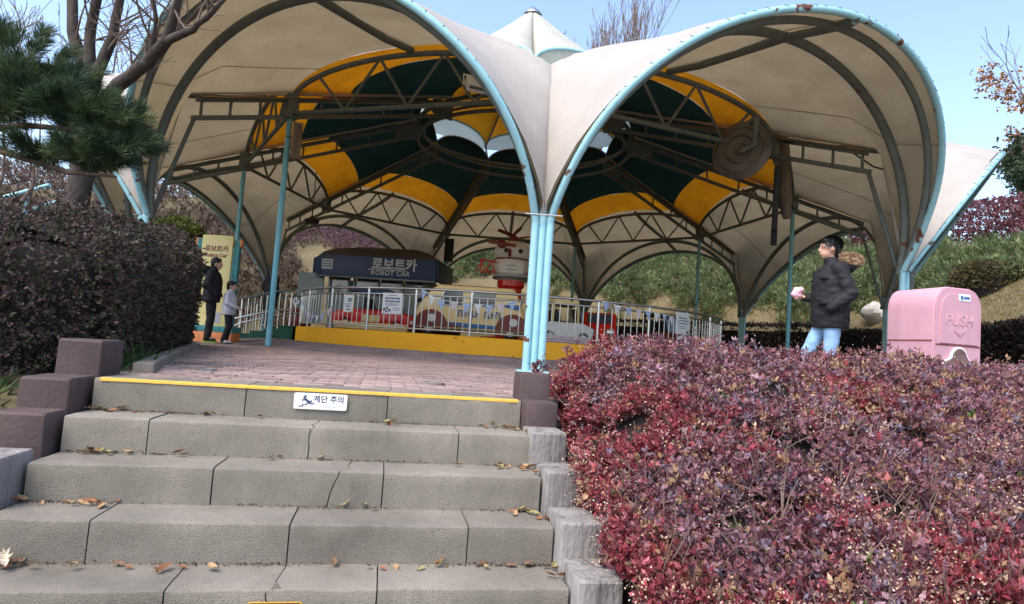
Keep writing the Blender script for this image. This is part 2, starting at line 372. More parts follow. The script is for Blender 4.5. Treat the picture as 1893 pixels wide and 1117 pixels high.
for i, (uf, tz) in enumerate([(4.02, .200), (3.71, .005), (3.50, -.150), (3.12, -.300)]):
    post(-1.78, -1.545, uf, uf + .30, tz, tz - .7, m_bpost if i < 3 else m_gpost, lab[i], 40 + i)

# ------------------------------------------------------------------ paved plaza
plz = bpy.data.objects.new('pavement', None); COL.objects.link(plz); plz['kind'] = 'structure'
PL, PW = .206, .104; cells = []
def inplaza(p):
    x, y = p.x, p.y; r = math.hypot(x - CX, y - CY)
    if r < 6.22 or r > 16: return False
    return x > -2.55 - .40 * (y - 3.9) and x < 9 and y < 17.5 and abs(x) < .95 * y + .4
row = 0; u = EDGE + .345 + PW / 2
while u < 19.5:
    off = (row % 2) * PL / 2; v = -13.0 + off
    while v < 9:
        p = uv(u, v)
        if inplaza(p): cells.append((p.length, p.x, p.y))
        v += PL
    u += PW; row += 1
cells.sort(); pv = MB().box((0, 0, 0), (PL - .014, PW - .015, .06), ch=.006); pvm = mesh_of(pv, 'paver', 35); pvm.materials.append(m_paver)
seen = [c for c in cells if c[1] > -.80 * c[2] and c[1] < .32 * c[2]]
near = set(seen[:300]); far = MB()
for c in cells:
    z = plaza_z(c[1], c[2]) - .03 + random.uniform(-.005, .005)
    if c in near:
        o = ob('paver', pvm, m_paver, plz, loc=(c[1], c[2], z), rot=(random.uniform(-.012, .012), random.uniform(-.008, .008), YAW + random.uniform(-.012, .012)))
    else:
        a = YAW + random.uniform(-.015, .015); cx, sx = math.cos(a), math.sin(a); x, y = PL / 2 - .008, PW / 2 - .009; o_ = []
        tx = random.uniform(-.02, .02)
        for zz, q in ((z - .02, 1.0), (z + .03, .97)):
            for (i, j) in ((-1, -1), (1, -1), (1, 1), (-1, 1)): o_.append((c[1] + (i * x * cx - j * y * sx) * q, c[2] + (i * x * sx + j * y * cx) * q, zz + tx * j * y))
        far.add(o_, [(4, 5, 6, 7), (0, 1, 5, 4), (1, 2, 6, 5), (2, 3, 7, 6), (3, 0, 4, 7)])
ob('paver_field', far, m_paver2, plz, smooth=None, kind='stuff')
bed = MB(); bed.grid([[(x, y, plaza_z(x, y) - .013) for x in np.arange(-14, 12.1, .5)] for y in np.concatenate([[4.3, 4.6], np.arange(5, 20.1, .5)])])
ob('sand_bed', bed, m_joint, plz)
for (x, y, s, l) in ((-.56, 4.98, .085, 'small round grey drain cap in the paving behind the top step, near the triple column'), (-2.2, 4.75, .07, 'small round grey drain cap in the paving near the grass tufts')):
    t = thing('drain_cap', l, 'drain cap', (x, y, .002)); ob('rim', MB().lathe([(s, -.02), (s, .012), (s * .86, .014), (s * .84, .004)], 20), m_gpost, t); ob('cover', MB().lathe([(s * .82, -.02), (s * .8, .008)], 20), m_conc, t)
# stone kerb along the dark hedge
kb = MB(); kp = [(-2.33, 4.15), (-2.6, 4.75), (-3.1, 5.9), (-3.6, 7.1), (-4.1, 8.3), (-4.7, 9.7)]
kt = thing('kerb', 'low stone kerb between the paving and the dark hedge', 'kerb', (0, 0, 0))
for (a, b) in zip(kp[:-1], kp[1:]):
    A, B = Vector((*a, 0)), Vector((*b, 0)); d = B - A
    ob('kerb_stone', MB().box((A + B) / 2 + Vector((0, 0, .0)), (d.length - .012, .12, .12), (0, 0, math.atan2(d.y, d.x)), ch=.012), m_conc, kt)

# ------------------------------------------------------------------ pavilion
pav = thing('pavilion', 'round nine-sided membrane pavilion on light blue triple columns with yellow and green ceiling', 'pavilion', (CX, CY, 0), ROT)
S20, C20 = math.sin(R_(20)), math.cos(R_(20)); RO, RI, RR = 10.5, 7.931, 3.25; ZS = 2.12
ER = Vector((S20, -C20, 0)); ET = Vector((C20, S20, 0))
ARC = [(3.371, .641), (3.084, 1.624), (2.99, 1.90)]
ztop = lambda R: 5.24 + .34 * (RI - R)
def PP(a, R, z): return Vector((R * math.sin(R_(a)), -R * math.cos(R_(a)), z))
def arc(i, t):
    h, o = ARC[i]; c, s = math.cos(t), math.sin(t); q = ER * (RO * C20 + o * s) + ET * (c * RO * S20); return Vector((q.x, q.y, ZS + h * s))
def inn(R, rise, t, dz=0., pw=1.0):
    q = ER * (R * C20) + ET * (math.cos(t) * R * S20); return Vector((q.x, q.y, ztop(R) + dz + rise * math.sin(t) ** pw))
T = [math.pi * i / 40 for i in range(41)]
stat = [(lambda t, R=R, r=r, w=w: inn(R, r, t, 0, w)) for R, r, w in ((3.25, .52, 1.0), (5.0, .62, 1.1), (6.5, .74, 1.1), (RI, .86, 1.08), (9.0, .96, 1.5), (10.05, 1.08, 1.9))] + [(lambda t, i=i: arc(i, t)) for i in range(3)]
def surf(a, b, sub=4, off=0., sag=.0):
    G = []
    for s in range(a, b):
        for q in range(sub if s < b - 1 else sub + 1):
            w = q / sub; row = []
            for t in T:
                p = stat[s](t).lerp(stat[s + 1](t), w)
                n = noise.noise((p.x * 1.1, p.y * 1.1, s * .3)); p.z += .02 * n
                e_ = min(t, math.pi - t); p.z += (.014 * math.sin(e_ * 46 + s) * math.exp(-((e_ - .42) / .22) ** 2) if s >= 4 else 0) + .012 * noise.noise((e_ * 9, (s + w) * .8, 4.)) * (s >= 3)
                row.append(p)
            G.append(row)
    if off:
        m = len(G); N = len(T); H = []
        for i in range(m):
            r = []
            for j in range(N):
                a_ = G[min(i + 1, m - 1)][j] - G[max(i - 1, 0)][j]; b_ = G[i][min(j + 1, N - 1)] - G[i][max(j - 1, 0)]; n = a_.cross(b_)
                n = n.normalized() if n.length > 1e-6 else Vector((0, 0, 1))
                if n.z < 0 and 3 < j < N - 4: n = -n
                elif j <= 3 or j >= N - 4:
                    if n.z < 0: n = -n
                r.append(G[i][j] + n * off)
            H.append(r)
        G = H
    return MB().grid(G)
bay = []      # objects of one bay and one vertex, copied round
def pb(name, mb, mat, smooth=45, parent=None, kind=None):
    o = ob(name, mb, mat, parent or pav, smooth, kind=kind)
    if parent is None: bay.append(o)
    return o
pb('canopy_skin', surf(0, 8, 4, .035), m_skin, 80)
pb('beige_lining', surf(3, 8, 4), m_beige, 80)
pb('yellow_lining', surf(2, 3, 5), m_yel, 80)
pb('green_lining', surf(0, 2, 5), m_grn, 80)
def edge(t): return arc(2, t) + ER * .02 - ET * math.copysign(.106 * abs(math.cos(t)) ** 9, math.cos(t))
TT = [math.pi * i / 56 for i in range(57)]
for i in range(3):
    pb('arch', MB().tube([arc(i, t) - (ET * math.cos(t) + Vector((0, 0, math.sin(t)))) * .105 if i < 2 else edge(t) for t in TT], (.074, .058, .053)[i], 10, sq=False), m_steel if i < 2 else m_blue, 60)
lac = MB()
for j in range(52):
    t = math.pi * (j + .5 + .25 * math.sin(j * 7.7)) / 52 ; p = edge(t); a = (arc(2, t + .01) - arc(2, t - .01)).normalized(); n1 = Vector((0, 0, 1)).cross(a); n1 = n1.normalized() if n1.length > 1e-3 else ER; n2 = a.cross(n1)
    loop = [p + a * (.05 * (q / 6 - .5)) + (n1 * math.cos(q * 1.05 + .4) + n2 * math.sin(q * 1.05 + .4)) * .060 for q in range(4)]
    lac.tube(loop, .005, 4)
lac.tube([edge(t) + ER * -.050 + Vector((0, 0, .050)) for t in TT], .010, 4)
pb('edge_lacing', lac, m_rope, 60, kind='stuff')
crown = [inn(RI, .86, math.pi / 2) - Vector((0, 0, .10)), inn(9.0, .98, math.pi / 2) - Vector((0, 0, .12)), arc(0, math.pi / 2) - Vector((0, 0, .12)), arc(1, math.pi / 2) - Vector((0, 0, .09)), arc(2, math.pi / 2) - Vector((0, 0, .04))]
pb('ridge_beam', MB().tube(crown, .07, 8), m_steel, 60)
for q in (.22, .5, .78):
    pb('lining_seam', MB().tube([p_ - Vector((0, 0, .004)) for p_ in (stat[s_].__call__(math.pi * q).lerp(stat[s_ + 1](math.pi * q), w_ / 4) for s_ in range(3, 8) for w_ in range(5))], .006, 4), m_beige, 60)
    pb('skin_seam', MB().tube([p_ + Vector((0, 0, .036)) for p_ in (stat[s_](math.pi * q).lerp(stat[s_ + 1](math.pi * q), w_ / 4) for s_ in range(1, 8) for w_ in range(5))], .007, 4), m_seam, 60)
# inner arched truss
tr = bpy.data.objects.new('arched_truss', None); COL.objects.link(tr); tr.parent = pav; bay.append(tr)
topc = lambda t: inn(RI - .02, .80, t, -.12)
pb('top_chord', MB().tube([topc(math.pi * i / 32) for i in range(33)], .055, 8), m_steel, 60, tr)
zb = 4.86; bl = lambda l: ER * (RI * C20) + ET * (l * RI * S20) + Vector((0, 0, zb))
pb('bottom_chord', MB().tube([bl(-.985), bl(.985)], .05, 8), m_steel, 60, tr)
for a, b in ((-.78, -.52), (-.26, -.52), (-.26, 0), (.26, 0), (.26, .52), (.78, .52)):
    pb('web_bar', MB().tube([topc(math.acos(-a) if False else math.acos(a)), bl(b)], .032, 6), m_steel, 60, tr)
# radial truss on vertex 0
rt = bpy.data.objects.new('radial_truss', None); COL.objects.link(rt); rt.parent = pav; bay.append(rt)
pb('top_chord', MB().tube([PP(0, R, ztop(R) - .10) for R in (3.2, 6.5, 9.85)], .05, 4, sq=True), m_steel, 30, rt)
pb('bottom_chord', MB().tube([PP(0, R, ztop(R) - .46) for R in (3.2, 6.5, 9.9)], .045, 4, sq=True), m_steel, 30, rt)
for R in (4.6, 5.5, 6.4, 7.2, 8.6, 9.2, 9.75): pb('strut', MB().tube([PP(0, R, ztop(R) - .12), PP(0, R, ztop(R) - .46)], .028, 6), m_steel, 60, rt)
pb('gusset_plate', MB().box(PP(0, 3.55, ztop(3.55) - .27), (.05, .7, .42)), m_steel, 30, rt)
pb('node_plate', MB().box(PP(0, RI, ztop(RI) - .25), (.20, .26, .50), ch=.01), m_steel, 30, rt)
sp = []
for i in range(28):
    R = 3.3 + 6.5 * i / 27; z = ztop(R) - .035 - .02 * noise.noise((R * 2.2, 1, 0)) ; w = .13
    sp.append([PP(0, R, z - .05) + Vector((-w, 0, 0)), PP(0, R, z), PP(0, R, z - .05) + Vector((w, 0, 0))])
pb('valley_strip', MB().grid(sp), m_strip, 80)
# triple column on vertex 0
colo = bpy.data.objects.new('column', None); COL.objects.link(colo); colo.parent = pav; bay.append(colo)
for dx, R, lean in ((-.104, 10.52, -1), (.104, 10.52, 1), (0, 10.50, 0)):
    path = [PP(0, R, -.05) + Vector((dx, 0, 0)), PP(0, R, ZS + .03) + Vector((dx, 0, 0))]
    if not lean: path.append(PP(0, R - .03, ZS + .30))
    pb('tube', MB().tube(path, .053, 14), m_blue, 60, colo)
pb('clamp_bolt', MB().tube([PP(0, 10.62, ZS + .05) + Vector((-.26, 0, 0)), PP(0, 10.62, ZS + .05) + Vector((.26, 0, 0))], .012, 6), m_chrome, 60, colo)
pb('base_plate', MB().box(PP(0, 10.5, .012), (.46, .34, .03), ch=.006), m_blue, 30, colo)
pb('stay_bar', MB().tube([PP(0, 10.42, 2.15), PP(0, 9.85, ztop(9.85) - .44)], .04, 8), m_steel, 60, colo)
for k in range(1, 9):
    for o in bay:
        c = copy_tree(o, pav); c.rotation_euler = (0, 0, R_(40 * k))
pole_m = mesh_of(MB().tube([(0, 0, 0), (0, 0, 2.3), (0, 0, 4.80)], .058, 14), 'pole', 60); pole_m.materials.append(m_bluep)
for k in (-1, -2, -4, 4, 3, 2): ob('pole', pole_m, m_bluep, pav, loc=PP(40 * k, RI, 0))
for nm, z, R, r in (('lower_ring', 6.39, 3.22, .055), ('middle_ring', 6.62, 3.05, .04), ('upper_ring', 6.80, 3.24, .06)):
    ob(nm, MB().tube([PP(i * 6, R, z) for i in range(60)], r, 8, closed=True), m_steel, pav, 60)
# cupola
CE, CV, CC, CA = 3.72, 7.50, .56, 10.85
def cup(t, w):
    e = ER * (CE * C20) + ET * (math.cos(t) * CE * S20); e.z = CV + CC * math.sin(t); a = Vector((0, 0, CA)); p = e.lerp(a, w)
    p.z -= .38 * math.sin(math.pi * w) * (1 - .55 * math.sin(t)); return p
def cups(off=0.): return MB().grid([[cup(math.pi * j / 20, .985 * i / 10) + Vector((0, 0, off)) for j in range(21)] for i in range(11)])
cb = []
cb.append(ob('cupola_skin', cups(.03), m_cup, pav, 80)); cb.append(ob('cupola_lining', cups(), m_yel, pav, 80))
cb.append(ob('cupola_edge_tube', MB().tube([cup(math.pi * j / 24, 0) for j in range(25)], .04, 8), m_blue, pav, 60))
cb.append(ob('cupola_skirt', MB().grid([[cup(math.pi * j / 20, 0) + Vector((0, 0, -.02 - w_ * (CC * math.sin(math.pi * j / 20) + .10))) for j in range(21)] for w_ in (0, .5, 1)]), M('pale_green_skirt', (.62, .70, .66), .5, (.5, .6, .56), 3., .2, 6., trans=.55), pav, 60))
cb.append(ob('cupola_post', MB().tube([PP(0, 3.24, 6.8), PP(0, 3.70, 7.52)], .035, 8), m_steel, pav, 60))
cb.append(ob('cupola_rib', MB().tube([cup(0, w / 8) - Vector((0, 0, .05)) if False else Vector((cup(math.pi, w / 8).x, cup(math.pi, w / 8).y, cup(math.pi, w / 8).z - .05)) for w in range(9)], .03, 6), m_steel, pav, 60))
for k in range(1, 9):
    for o in cb: c = copy_tree(o, pav); c.rotation_euler = (0, 0, R_(40 * k))
ob('cupola_cap', MB().lathe([(.30, 10.66), (.28, 10.72), (.05, 10.93), (.02, 10.95)], 18), m_chrome, pav, 40)

# ------------------------------------------------------------------ ride platform
def WP(a, R, z=0.): return Vector((CX + R * math.sin(R_(a)), CY - R * math.cos(R_(a)), z))
FZ = .49
plt = thing('ride_platform', 'low round ride platform with bright yellow painted rim wall', 'platform', (CX, CY, 0))
ob('rim_wall', MB().lathe([(6.12, -.05), (6.12, FZ - .01), (6.10, FZ), (5.95, FZ), (5.95, .30)], 120), m_ywall, plt, 40)
ob('floor', MB().lathe([(5.95, .25), (5.95, FZ - .03)], 80), m_floor, plt, 40)
def rarc(a0, a1, R, z, st=2.0):
    n = max(2, int(abs(a1 - a0) / st)); return [WP(a0 + (a1 - a0) * i / n, R, z) for i in range(n + 1)]
rl = thing('safety_railing', 'curved stainless steel railing standing on the yellow platform rim', 'railing', (0, 0, 0))
A0, A1 = -71.0, 128.0; RRL = 6.03
for nm, z, r in (('top_rail', FZ + .94, .028), ('middle_rail', FZ + .81, .020), ('bottom_rail', FZ + .09, .020)): ob(nm, MB().tube(rarc(A0, A1, RRL, z), r, 8), m_chrome, rl, 60)
pa = [-71, -57.5, -44.5, -32, -20, -8.2, 4.6, 17.6, 30, 42, 54, 66, 78, 90, 102, 115, 128]
pm = mesh_of(MB().tube([(0, 0, 0), (0, 0, .94)], .030, 10), 'post', 60); bm_ = mesh_of(MB().tube([(0, 0, .09), (0, 0, .81)], .0105, 6), 'baluster', 60)
for i, a in enumerate(pa):
    ob('post', pm, m_chrome, rl, loc=WP(a, RRL, FZ - .02))
    if i < len(pa) - 1:
        for q in range(1, 8): ob('baluster', bm_, m_chrome, rl, loc=WP(a + (pa[i + 1] - a) * q / 8, RRL, FZ))
# green entrance steps on the left with their own handrails
ra = -79.0
def RP(x, y, z): # x across, y outward from the rim
    d = Vector((math.sin(R_(ra)), -math.cos(R_(ra)), 0)); t = Vector((math.cos(R_(ra)), math.sin(R_(ra)), 0)); p = Vector((CX, CY, 0)) + d * (6.1 + y) + t * x; p.z = z; return p
es = thing('entrance_steps', 'shallow green rubber steps leading up to the platform', 'steps', RP(0, 0, 0))
for i in range(5): 
    c = RP(0, .2 + i * .36, (.49 - i * .095) / 2) - Vector(es.location); ob('tread', MB().box(c, (2.0, .37, .49 - i * .095), (0, 0, R_(ra)), ch=.012), m_green, es)
hr = thing('handrail', 'sloping handrail with steel bars beside the green entrance steps', 'handrail', RP(1.02, 0, 0))
o_ = Vector(hr.location)
for sx in (-1.02, 1.02):
    for dz in (.92, .42): ob('rail', MB().tube([RP(sx, .05, .49 + dz) - o_, RP(sx, .45, .47 + dz) - o_, RP(sx, 1.75, .08 + dz) - o_, RP(sx, 1.95, dz - .05) - o_], .028, 8), m_steel if dz > .5 else m_chrome, hr, 60)
    for i in range(12): y = .1 + i * .155; z0 = .49 - max(0, y - .2) * .255; ob('bar', MB().tube([RP(sx, y, z0) - o_, RP(sx, y, z0 + .90) - o_], .013 if i % 4 else .025, 6), m_chrome, hr, 60)

# bunting
def bunting(pts, n, label, seed):
    rnd = random.Random(seed); P = [Vector(p) for p in pts]
    t = thing('bunting', label, 'bunting', P[0]); o0 = P[0]
    def q(s):
        f = s * (len(P) - 1); i = min(int(f), len(P) - 2); return P[i].lerp(P[i + 1], f - i)
    ob('string', MB().tube([q(i / 14) - o0 for i in range(15)], .006, 4), m_white, t)
    cols = [m_flag, m_white, m_flag, m_flagp]
    for i in range(n):
        a = q((i + .15) / n); b = q((i + .85) / n); m = (a + b) / 2; w = (b - a); nn = Vector((w.y, -w.x, 0)).normalized()
        tip = m + Vector((0, 0, -.20 - .02 * rnd.random())) + nn * rnd.uniform(-.02, .05) + w * rnd.uniform(-.1, .1); mid = (a + b + tip) / 3 + nn * rnd.uniform(.0, .025)
        ob('flag', MB().add([a - o0, b - o0, tip - o0, mid - o0, mid - o0 + nn * -.004], [(0, 1, 3), (1, 2, 3), (2, 0, 3), (1, 0, 4), (2, 1, 4), (0, 2, 4)]), cols[i % 4], t, smooth=None)
def Mstripe(name, c1, c2, sc):
    m = M(name, c1, .8, c1, 5., 0); nt = m.node_tree; w = nd(nt, 'ShaderNodeTexWave'); w.inputs['Scale'].default_value = sc; w.bands_direction = 'Z'; w.wave_profile = 'SIN'
    tc = nd(nt, 'ShaderNodeTexCoord'); nt.links.new(tc.outputs['Object'], w.inputs[0]); r = nd(nt, 'ShaderNodeMath', operation='GREATER_THAN'); r.inputs[1].default_value = .5; nt.links.new(w.outputs['Fac'], r.inputs[0])
    mx = nd(nt, 'ShaderNodeMix', data_type='RGBA'); mx.inputs[6].default_value = (*c1, 1); mx.inputs[7].default_value = (*c2, 1); nt.links.new(r.outputs[0], mx.inputs[0]); nt.links.new(mx.outputs[2], nt.nodes['Principled BSDF'].inputs['Base Color']); return m
m_flag = Mstripe('blue_striped_cloth', (.12, .25, .55), (.62, .68, .75), 9.); m_flagp = M('pink_white_cloth', (.78, .62, .66), .8)
RB = RRL + .05
bunting([WP(-66, RB, 1.22), WP(-60, RB, .95), WP(-54, RB, .78), WP(-49, RB, .75), WP(-43, RB, 1.02)], 8, 'striped bunting sagging on the railing by the green entrance steps', 1)
bunting([WP(-19, RB, 1.44), WP(-15, RB, 1.22), WP(-9, RB, 1.17), WP(-4, RB, 1.16), WP(1, RB, 1.30)], 9, 'blue and white bunting hanging in front of the cream van ride', 2)
bunting([WP(17.6, RB, 1.43), WP(23, RB, 1.36), WP(28, RB, 1.33), WP(33, RB, 1.30), WP(37, RB, 1.26)], 8, 'blue and white bunting on the railing by the red ride car', 3)
# notices on the railing
def notice(a, w, h, z, label, mat, frame_mat, lines, seed):
    rnd = random.Random(seed); p = WP(a, RRL + .045, z); t = thing('notice', label, 'sign', p, R_(a))
    ob('panel', MB().box((0, 0, 0), (w, .014, h), ch=.004), frame_mat, t); ob('face', MB().box((0, -.009, 0), (w * .92, .006, h * .92)), mat, t)
    pr = MB()
    for (zz, ww, hh, off) in lines:
        x = -ww / 2 * w + off * w
        while x < ww / 2 * w + off * w - .01:
            l = rnd.uniform(.012, .03); pr.box((x + l / 2, -.0135, zz * h), (l, .003, hh), None); x += l + rnd.choice((.006, .006, .016))
    ob('print', pr, m_ink, t, smooth=None, kind='stuff'); return t
notice(-37.5, .34, .40, 1.06, 'small notice with pale yellow frame tied to the railing', m_white, m_signy, [(.27, .45, .030, .15), (.15, .45, .030, .15), (-.02, .6, .012, 0), (-.10, .6, .012, 0), (-.18, .5, .012, 0), (-.34, .4, .03, 0)], 4)
n2 = notice(-25.3, .52, .46, 1.09, 'white notice with pictures along its bottom tied to the railing', m_white, m_white, [(.38, .4, .016, 0), (.24, .7, .036, 0), (.10, .7, .036, 0), (-.02, .65, .012, 0), (-.08, .65, .012, 0), (-.22, .35, .014, .24), (-.32, .35, .014, .24)], 5)
for i, (x, z, m) in enumerate(((-.19, -.13, m_green), (-.12, -.10, m_dred), (-.05, -.15, m_black), (-.13, -.17, m_blued), (-.2, -.18, m_flagp))): ob('picture', MB().box((x, -.0138, z), (.055, .003, .05)), m, n2)
notice(40.0, .50, .50, 1.14, 'plain white notice hanging at the right end of the railing above the red hedge', m_white, m_white, [(.25, .6, .022, 0), (.12, .7, .022, 0), (.0, .7, .022, 0), (-.14, .6, .012, 0), (-.22, .6, .012, 0)], 6)

# ------------------------------------------------------------------ control booth
BO = Vector((-5.66, 19.0, 0)); ba = math.atan2(-.4, 3.38)
bt = thing('control_booth', 'ticket booth with navy fascia lettered ROBOT CAR under a brown roof', 'booth', BO, ba)
def xz(poly, y0, y1):           # polygon in x,z extruded along y
    F = Matrix(((1, 0, 0, 0), (0, 0, 1, y0), (0, 1, 0, 0), (0, 0, 0, 1))); return MB().prism(poly, y1 - y0, F)
ob('fascia', MB().box((1.70, .04, 2.40), (3.42, .08, .62), ch=.01), m_navy, bt)
ob('fascia', MB().box((-.36, .50, 2.40), (1.22, .08, .60), (0, 0, R_(-53)), ch=.01), m_navy, bt)
ob('fascia', MB().box((3.42, 1.1, 2.40), (.08, 2.1, .62), ch=.01), m_navy, bt)
rf = MB(); ring0 = [(-.78, 1.0), (-.05, .06), (3.4, .06), (3.4, 2.3), (-.78, 2.3)]; ring1 = [(.6, 1.0), (.9, .75), (2.6, .75), (2.6, 1.6), (.6, 1.6)]
rf.add([(x, y, 2.66) for x, y in ring0] + [(x * .85 + .2, y * .8 + .2, 2.92) for x, y in ring0] + [(x, y, 3.08) for x, y in ring1], [(i, (i + 1) % 5, 5 + (i + 1) % 5, 5 + i) for i in range(5)] + [(5 + i, 5 + (i + 1) % 5, 10 + (i + 1) % 5, 10 + i) for i in range(5)] + [(10, 11, 12, 13, 14), (4, 3, 2, 1, 0)])
ob('roof', rf, m_fascia_roof, bt)
ob('soffit_trim', MB().tube([(-.75, 1.0, 2.10), (-.05, .10, 2.09), (1.7, .06, 2.08), (3.4, .06, 2.07)], .045, 6), m_grey, bt)
ob('wall', MB().box((1.5, .55, 1.0), (3.0, .06, 1.1), ch=.01), m_grey, bt); ob('wall', MB().box((1.3, 2.1, 1.3), (3.4, .06, 1.7)), m_grey, bt); ob('wall', MB().box((3.0, 1.3, 1.3), (.06, 1.6, 1.7)), m_grey, bt)
for x in (.02, .62, .80, 1.55, 2.30, 2.95): ob('mullion', MB().box((x, .53, 1.60), (.07, .08, 1.0), ch=.008), m_grey, bt)
for a, b in ((.05, .60), (.85, 1.50), (1.60, 2.26), (2.35, 2.90)): ob('window_pane', MB().box(((a + b) / 2, .57, 1.78), (b - a, .02, .66)), m_glass, bt)
dr = ob('door', MB().box((-.62, .62, 1.42), (.92, .05, 1.55), (0, 0, R_(-12)), ch=.01), m_grey, bt); ob('window_pane', MB().box((-.60, .585, 1.55), (.50, .02, .34), (0, 0, R_(-12))), m_glass, dr)
for txt, sz, x, z, sc in (('로보트카', .37, 2.16, 2.48, 1.0), ('ROBOT CAR', .19, 2.06, 2.235, 1.12)):
    ob('lettering', text_mesh(txt, sz, .012, bold=.012 if sc == 1.0 else .004, space=sc), m_letter, bt, loc=(x, -.014, z), rot=(R_(90), 0, 0))
ob('lettering_underline', MB().box((1.95, -.012, 2.335), (1.15, .02, .025)), m_letter, bt)
ob('small_plaque', MB().box((.12, -.012, 2.42), (.34, .02, .30), ch=.006), m_letter, bt); 
pl = MB()
for zz in (.08, .0, -.07):
    for i in range(5): pl.box((.0 + i * .058, -.025, 2.42 + zz), (.04, .006, .04))
ob('plaque_print', pl, m_navy, bt, smooth=None, kind='stuff')

# ------------------------------------------------------------------ rides
def wheel(parent, x, y, z, r, w=.12, hubm=m_white):
    F = Matrix.Translation((x, y, z)) @ Matrix.Rotation(R_(90), 4, 'X')
    wt = ob('wheel', MB().lathe([(r * .55, -w / 2), (r * .92, -w / 2), (r, -w / 3), (r, w / 3), (r * .92, w / 2), (r * .55, w / 2)], 20, F), m_rub, parent)
    ob('hub_cap', MB().lathe([(.01, -w * .56), (r * .5, -w * .54), (r * .56, -w * .3), (r * .5, w * .54), (.01, w * .56)], 16, F), hubm, wt)
def soft(poly, y0, y1, ch):
    mb = xz(poly, y0, y1); me = mesh_of(mb); bm = bmesh.new(); bm.from_mesh(me); bmesh.ops.bevel(bm, geom=bm.edges[:], offset=ch, segments=3, profile=.5, affect='EDGES', clamp_overlap=True)
    o = MB(); bm.verts.index_update(); o.add([v.co.copy() for v in bm.verts], [[v.index for v in f.verts] for f in bm.faces]); bm.free(); return o
van = thing('van_ride', 'cream van ride with blue sill stripe and brown wheel arches', 'ride car', (-.92, 15.55, FZ), R_(-3))
ob('body', soft([(-1.30, .16), (1.30, .16), (1.32, .40), (1.22, .62), (1.05, 1.12), (.95, 1.20), (-.75, 1.20), (-.95, 1.10), (-1.22, .72), (-1.34, .45)], -.55, .55, .06), m_cream, van)
for a, b, sl in ((-.72, -.22, .0), (-.02, .55, .0)):
    w = ob('side_window', xz([(a - .05, .72), (b, .72), (b, 1.06), (a + .08, 1.06)], -.565, -.545), m_glass, van); ob('window_trim', MB().tube([(a - .05, -.568, .72), (b, -.568, .72), (b, -.568, 1.06), (a + .08, -.568, 1.06)], .014, 6, closed=True), m_chrome, w)
ob('windscreen', MB().box((-1.09, 0, .90), (.03, .86, .40), (0, R_(-33), 0)), m_glass, van); ob('rear_window', MB().box((1.155, 0, .90), (.03, .86, .36), (0, R_(18), 0)), m_glass, van)
ob('sill_stripe', xz([(-.75, .22), (.80, .22), (.80, .30), (-.55, .33)], -.568, -.545), m_blued, van)
for x in (-.92, 1.00):
    pts = [(x + .40 * math.cos(R_(a)), .20 + .40 * math.sin(R_(a))) for a in range(0, 181, 15)]
    if x < 0: pts = [(x + .85, .22)] + pts[1:]
    ob('wheel_arch', xz(pts, -.58, -.545), m_dred, van); ob('badge', MB().lathe([(.10, -.01), (.09, .012)], 16, Matrix.Translation((x + .02, -.585, .40)) @ Matrix.Rotation(R_(90), 4, 'X')), m_white, van)
    for y in (-.46, .46): wheel(van, x - .05, y, .17, .18)
ob('rear_fin', xz([(.70, .78), (1.10, .70), (1.16, .80), (.95, .84)], -.575, -.545), m_blued, van); ob('bumper', MB().tube([(-1.38, -.5, .25), (-1.40, 0, .25), (-1.38, .5, .25)], .05, 8), m_chrome, van)
lt = MB()
for i, x in enumerate((-.28, -.20, -.12, -.03, .05, .13, .34, .42, .50, .60, .68)):
    lt.box((x, -.565, .55), (.022, .012, .16)); lt.box((x + .025, -.565, .55 + (.06, -.06, 0)[i % 3]), (.05, .012, .03))
ob('lettering', lt, m_blued, van, smooth=None, kind='stuff')
sdm = ob('roof_pad', MB().box((0, 0, 1.205), (1.5, .8, .03), ch=.01), m_dred, van)

def ride_car(label, loc, rz, body, lower, top, plate=True, ln=1.9):
    c = thing('ride_car', label, 'ride car', loc, rz)
    ob('body', soft([(-ln / 2, .12), (ln / 2, .12), (ln / 2 + .04, .40), (ln * .30, .52), (-ln * .28, .52), (-ln / 2 - .02, .42)], -.48, .48, .07), body, c)
    ob('skirt', soft([(-ln / 2 + .1, .02), (ln / 2 - .1, .02), (ln / 2 - .05, .20), (-ln / 2 + .05, .20)], -.50, .50, .03), lower, c)
    ob('canopy', soft([(-ln * .30, .92), (ln * .26, .92), (ln * .20, 1.02), (-ln * .24, 1.02)], -.44, .44, .03), top, c)
    for sx in (-ln * .26, ln * .22):
        for sy in (-.40, .40): ob('pillar', MB().tube([(sx, sy, .48), (sx * .95, sy, .94)], .025, 6), top, c)
    ob('seat', soft([(-.25, .45), (.25, .45), (.25, .55), (-.12, .55), (-.2, .82), (-.28, .82)], -.36, .36, .03), m_black, c)
    ob('windscreen', MB().box((ln * .27, 0, .70), (.02, .76, .36), (0, R_(-14), 0)), m_glass, c)
    for sx in (-ln * .32, ln * .32):
        for sy in (-.42, .42): wheel(c, sx, sy, .15, .16)
    for sy in (-.30, .30): ob('headlight', MB().lathe([(.10, -.02), (.10, .02), (.06, .05)], 14, Matrix.Translation((ln / 2 + .02, sy, .34)) @ Matrix.Rotation(R_(90), 4, 'Y')), m_chrome, c)
    if plate: ob('number_panel', MB().box((0, -.492, .30), (.42, .02, .16)), m_signy, c)
    return c
ride_car('red ride car with dark canopy and yellow side panel behind the white notice', (-3.35, 16.1, FZ), R_(-4), m_red, m_cream, m_navy, ln=2.0)
ride_car('tan and black ride car beside the cream van', (-2.15, 17.6, FZ), R_(25), m_orange, m_black, m_black, False, 1.5)
rc = thing('front_facing_ride_car', 'bright red ride car facing the railing with two round headlights', 'ride car', (2.25, 16.3, FZ), R_(-98))
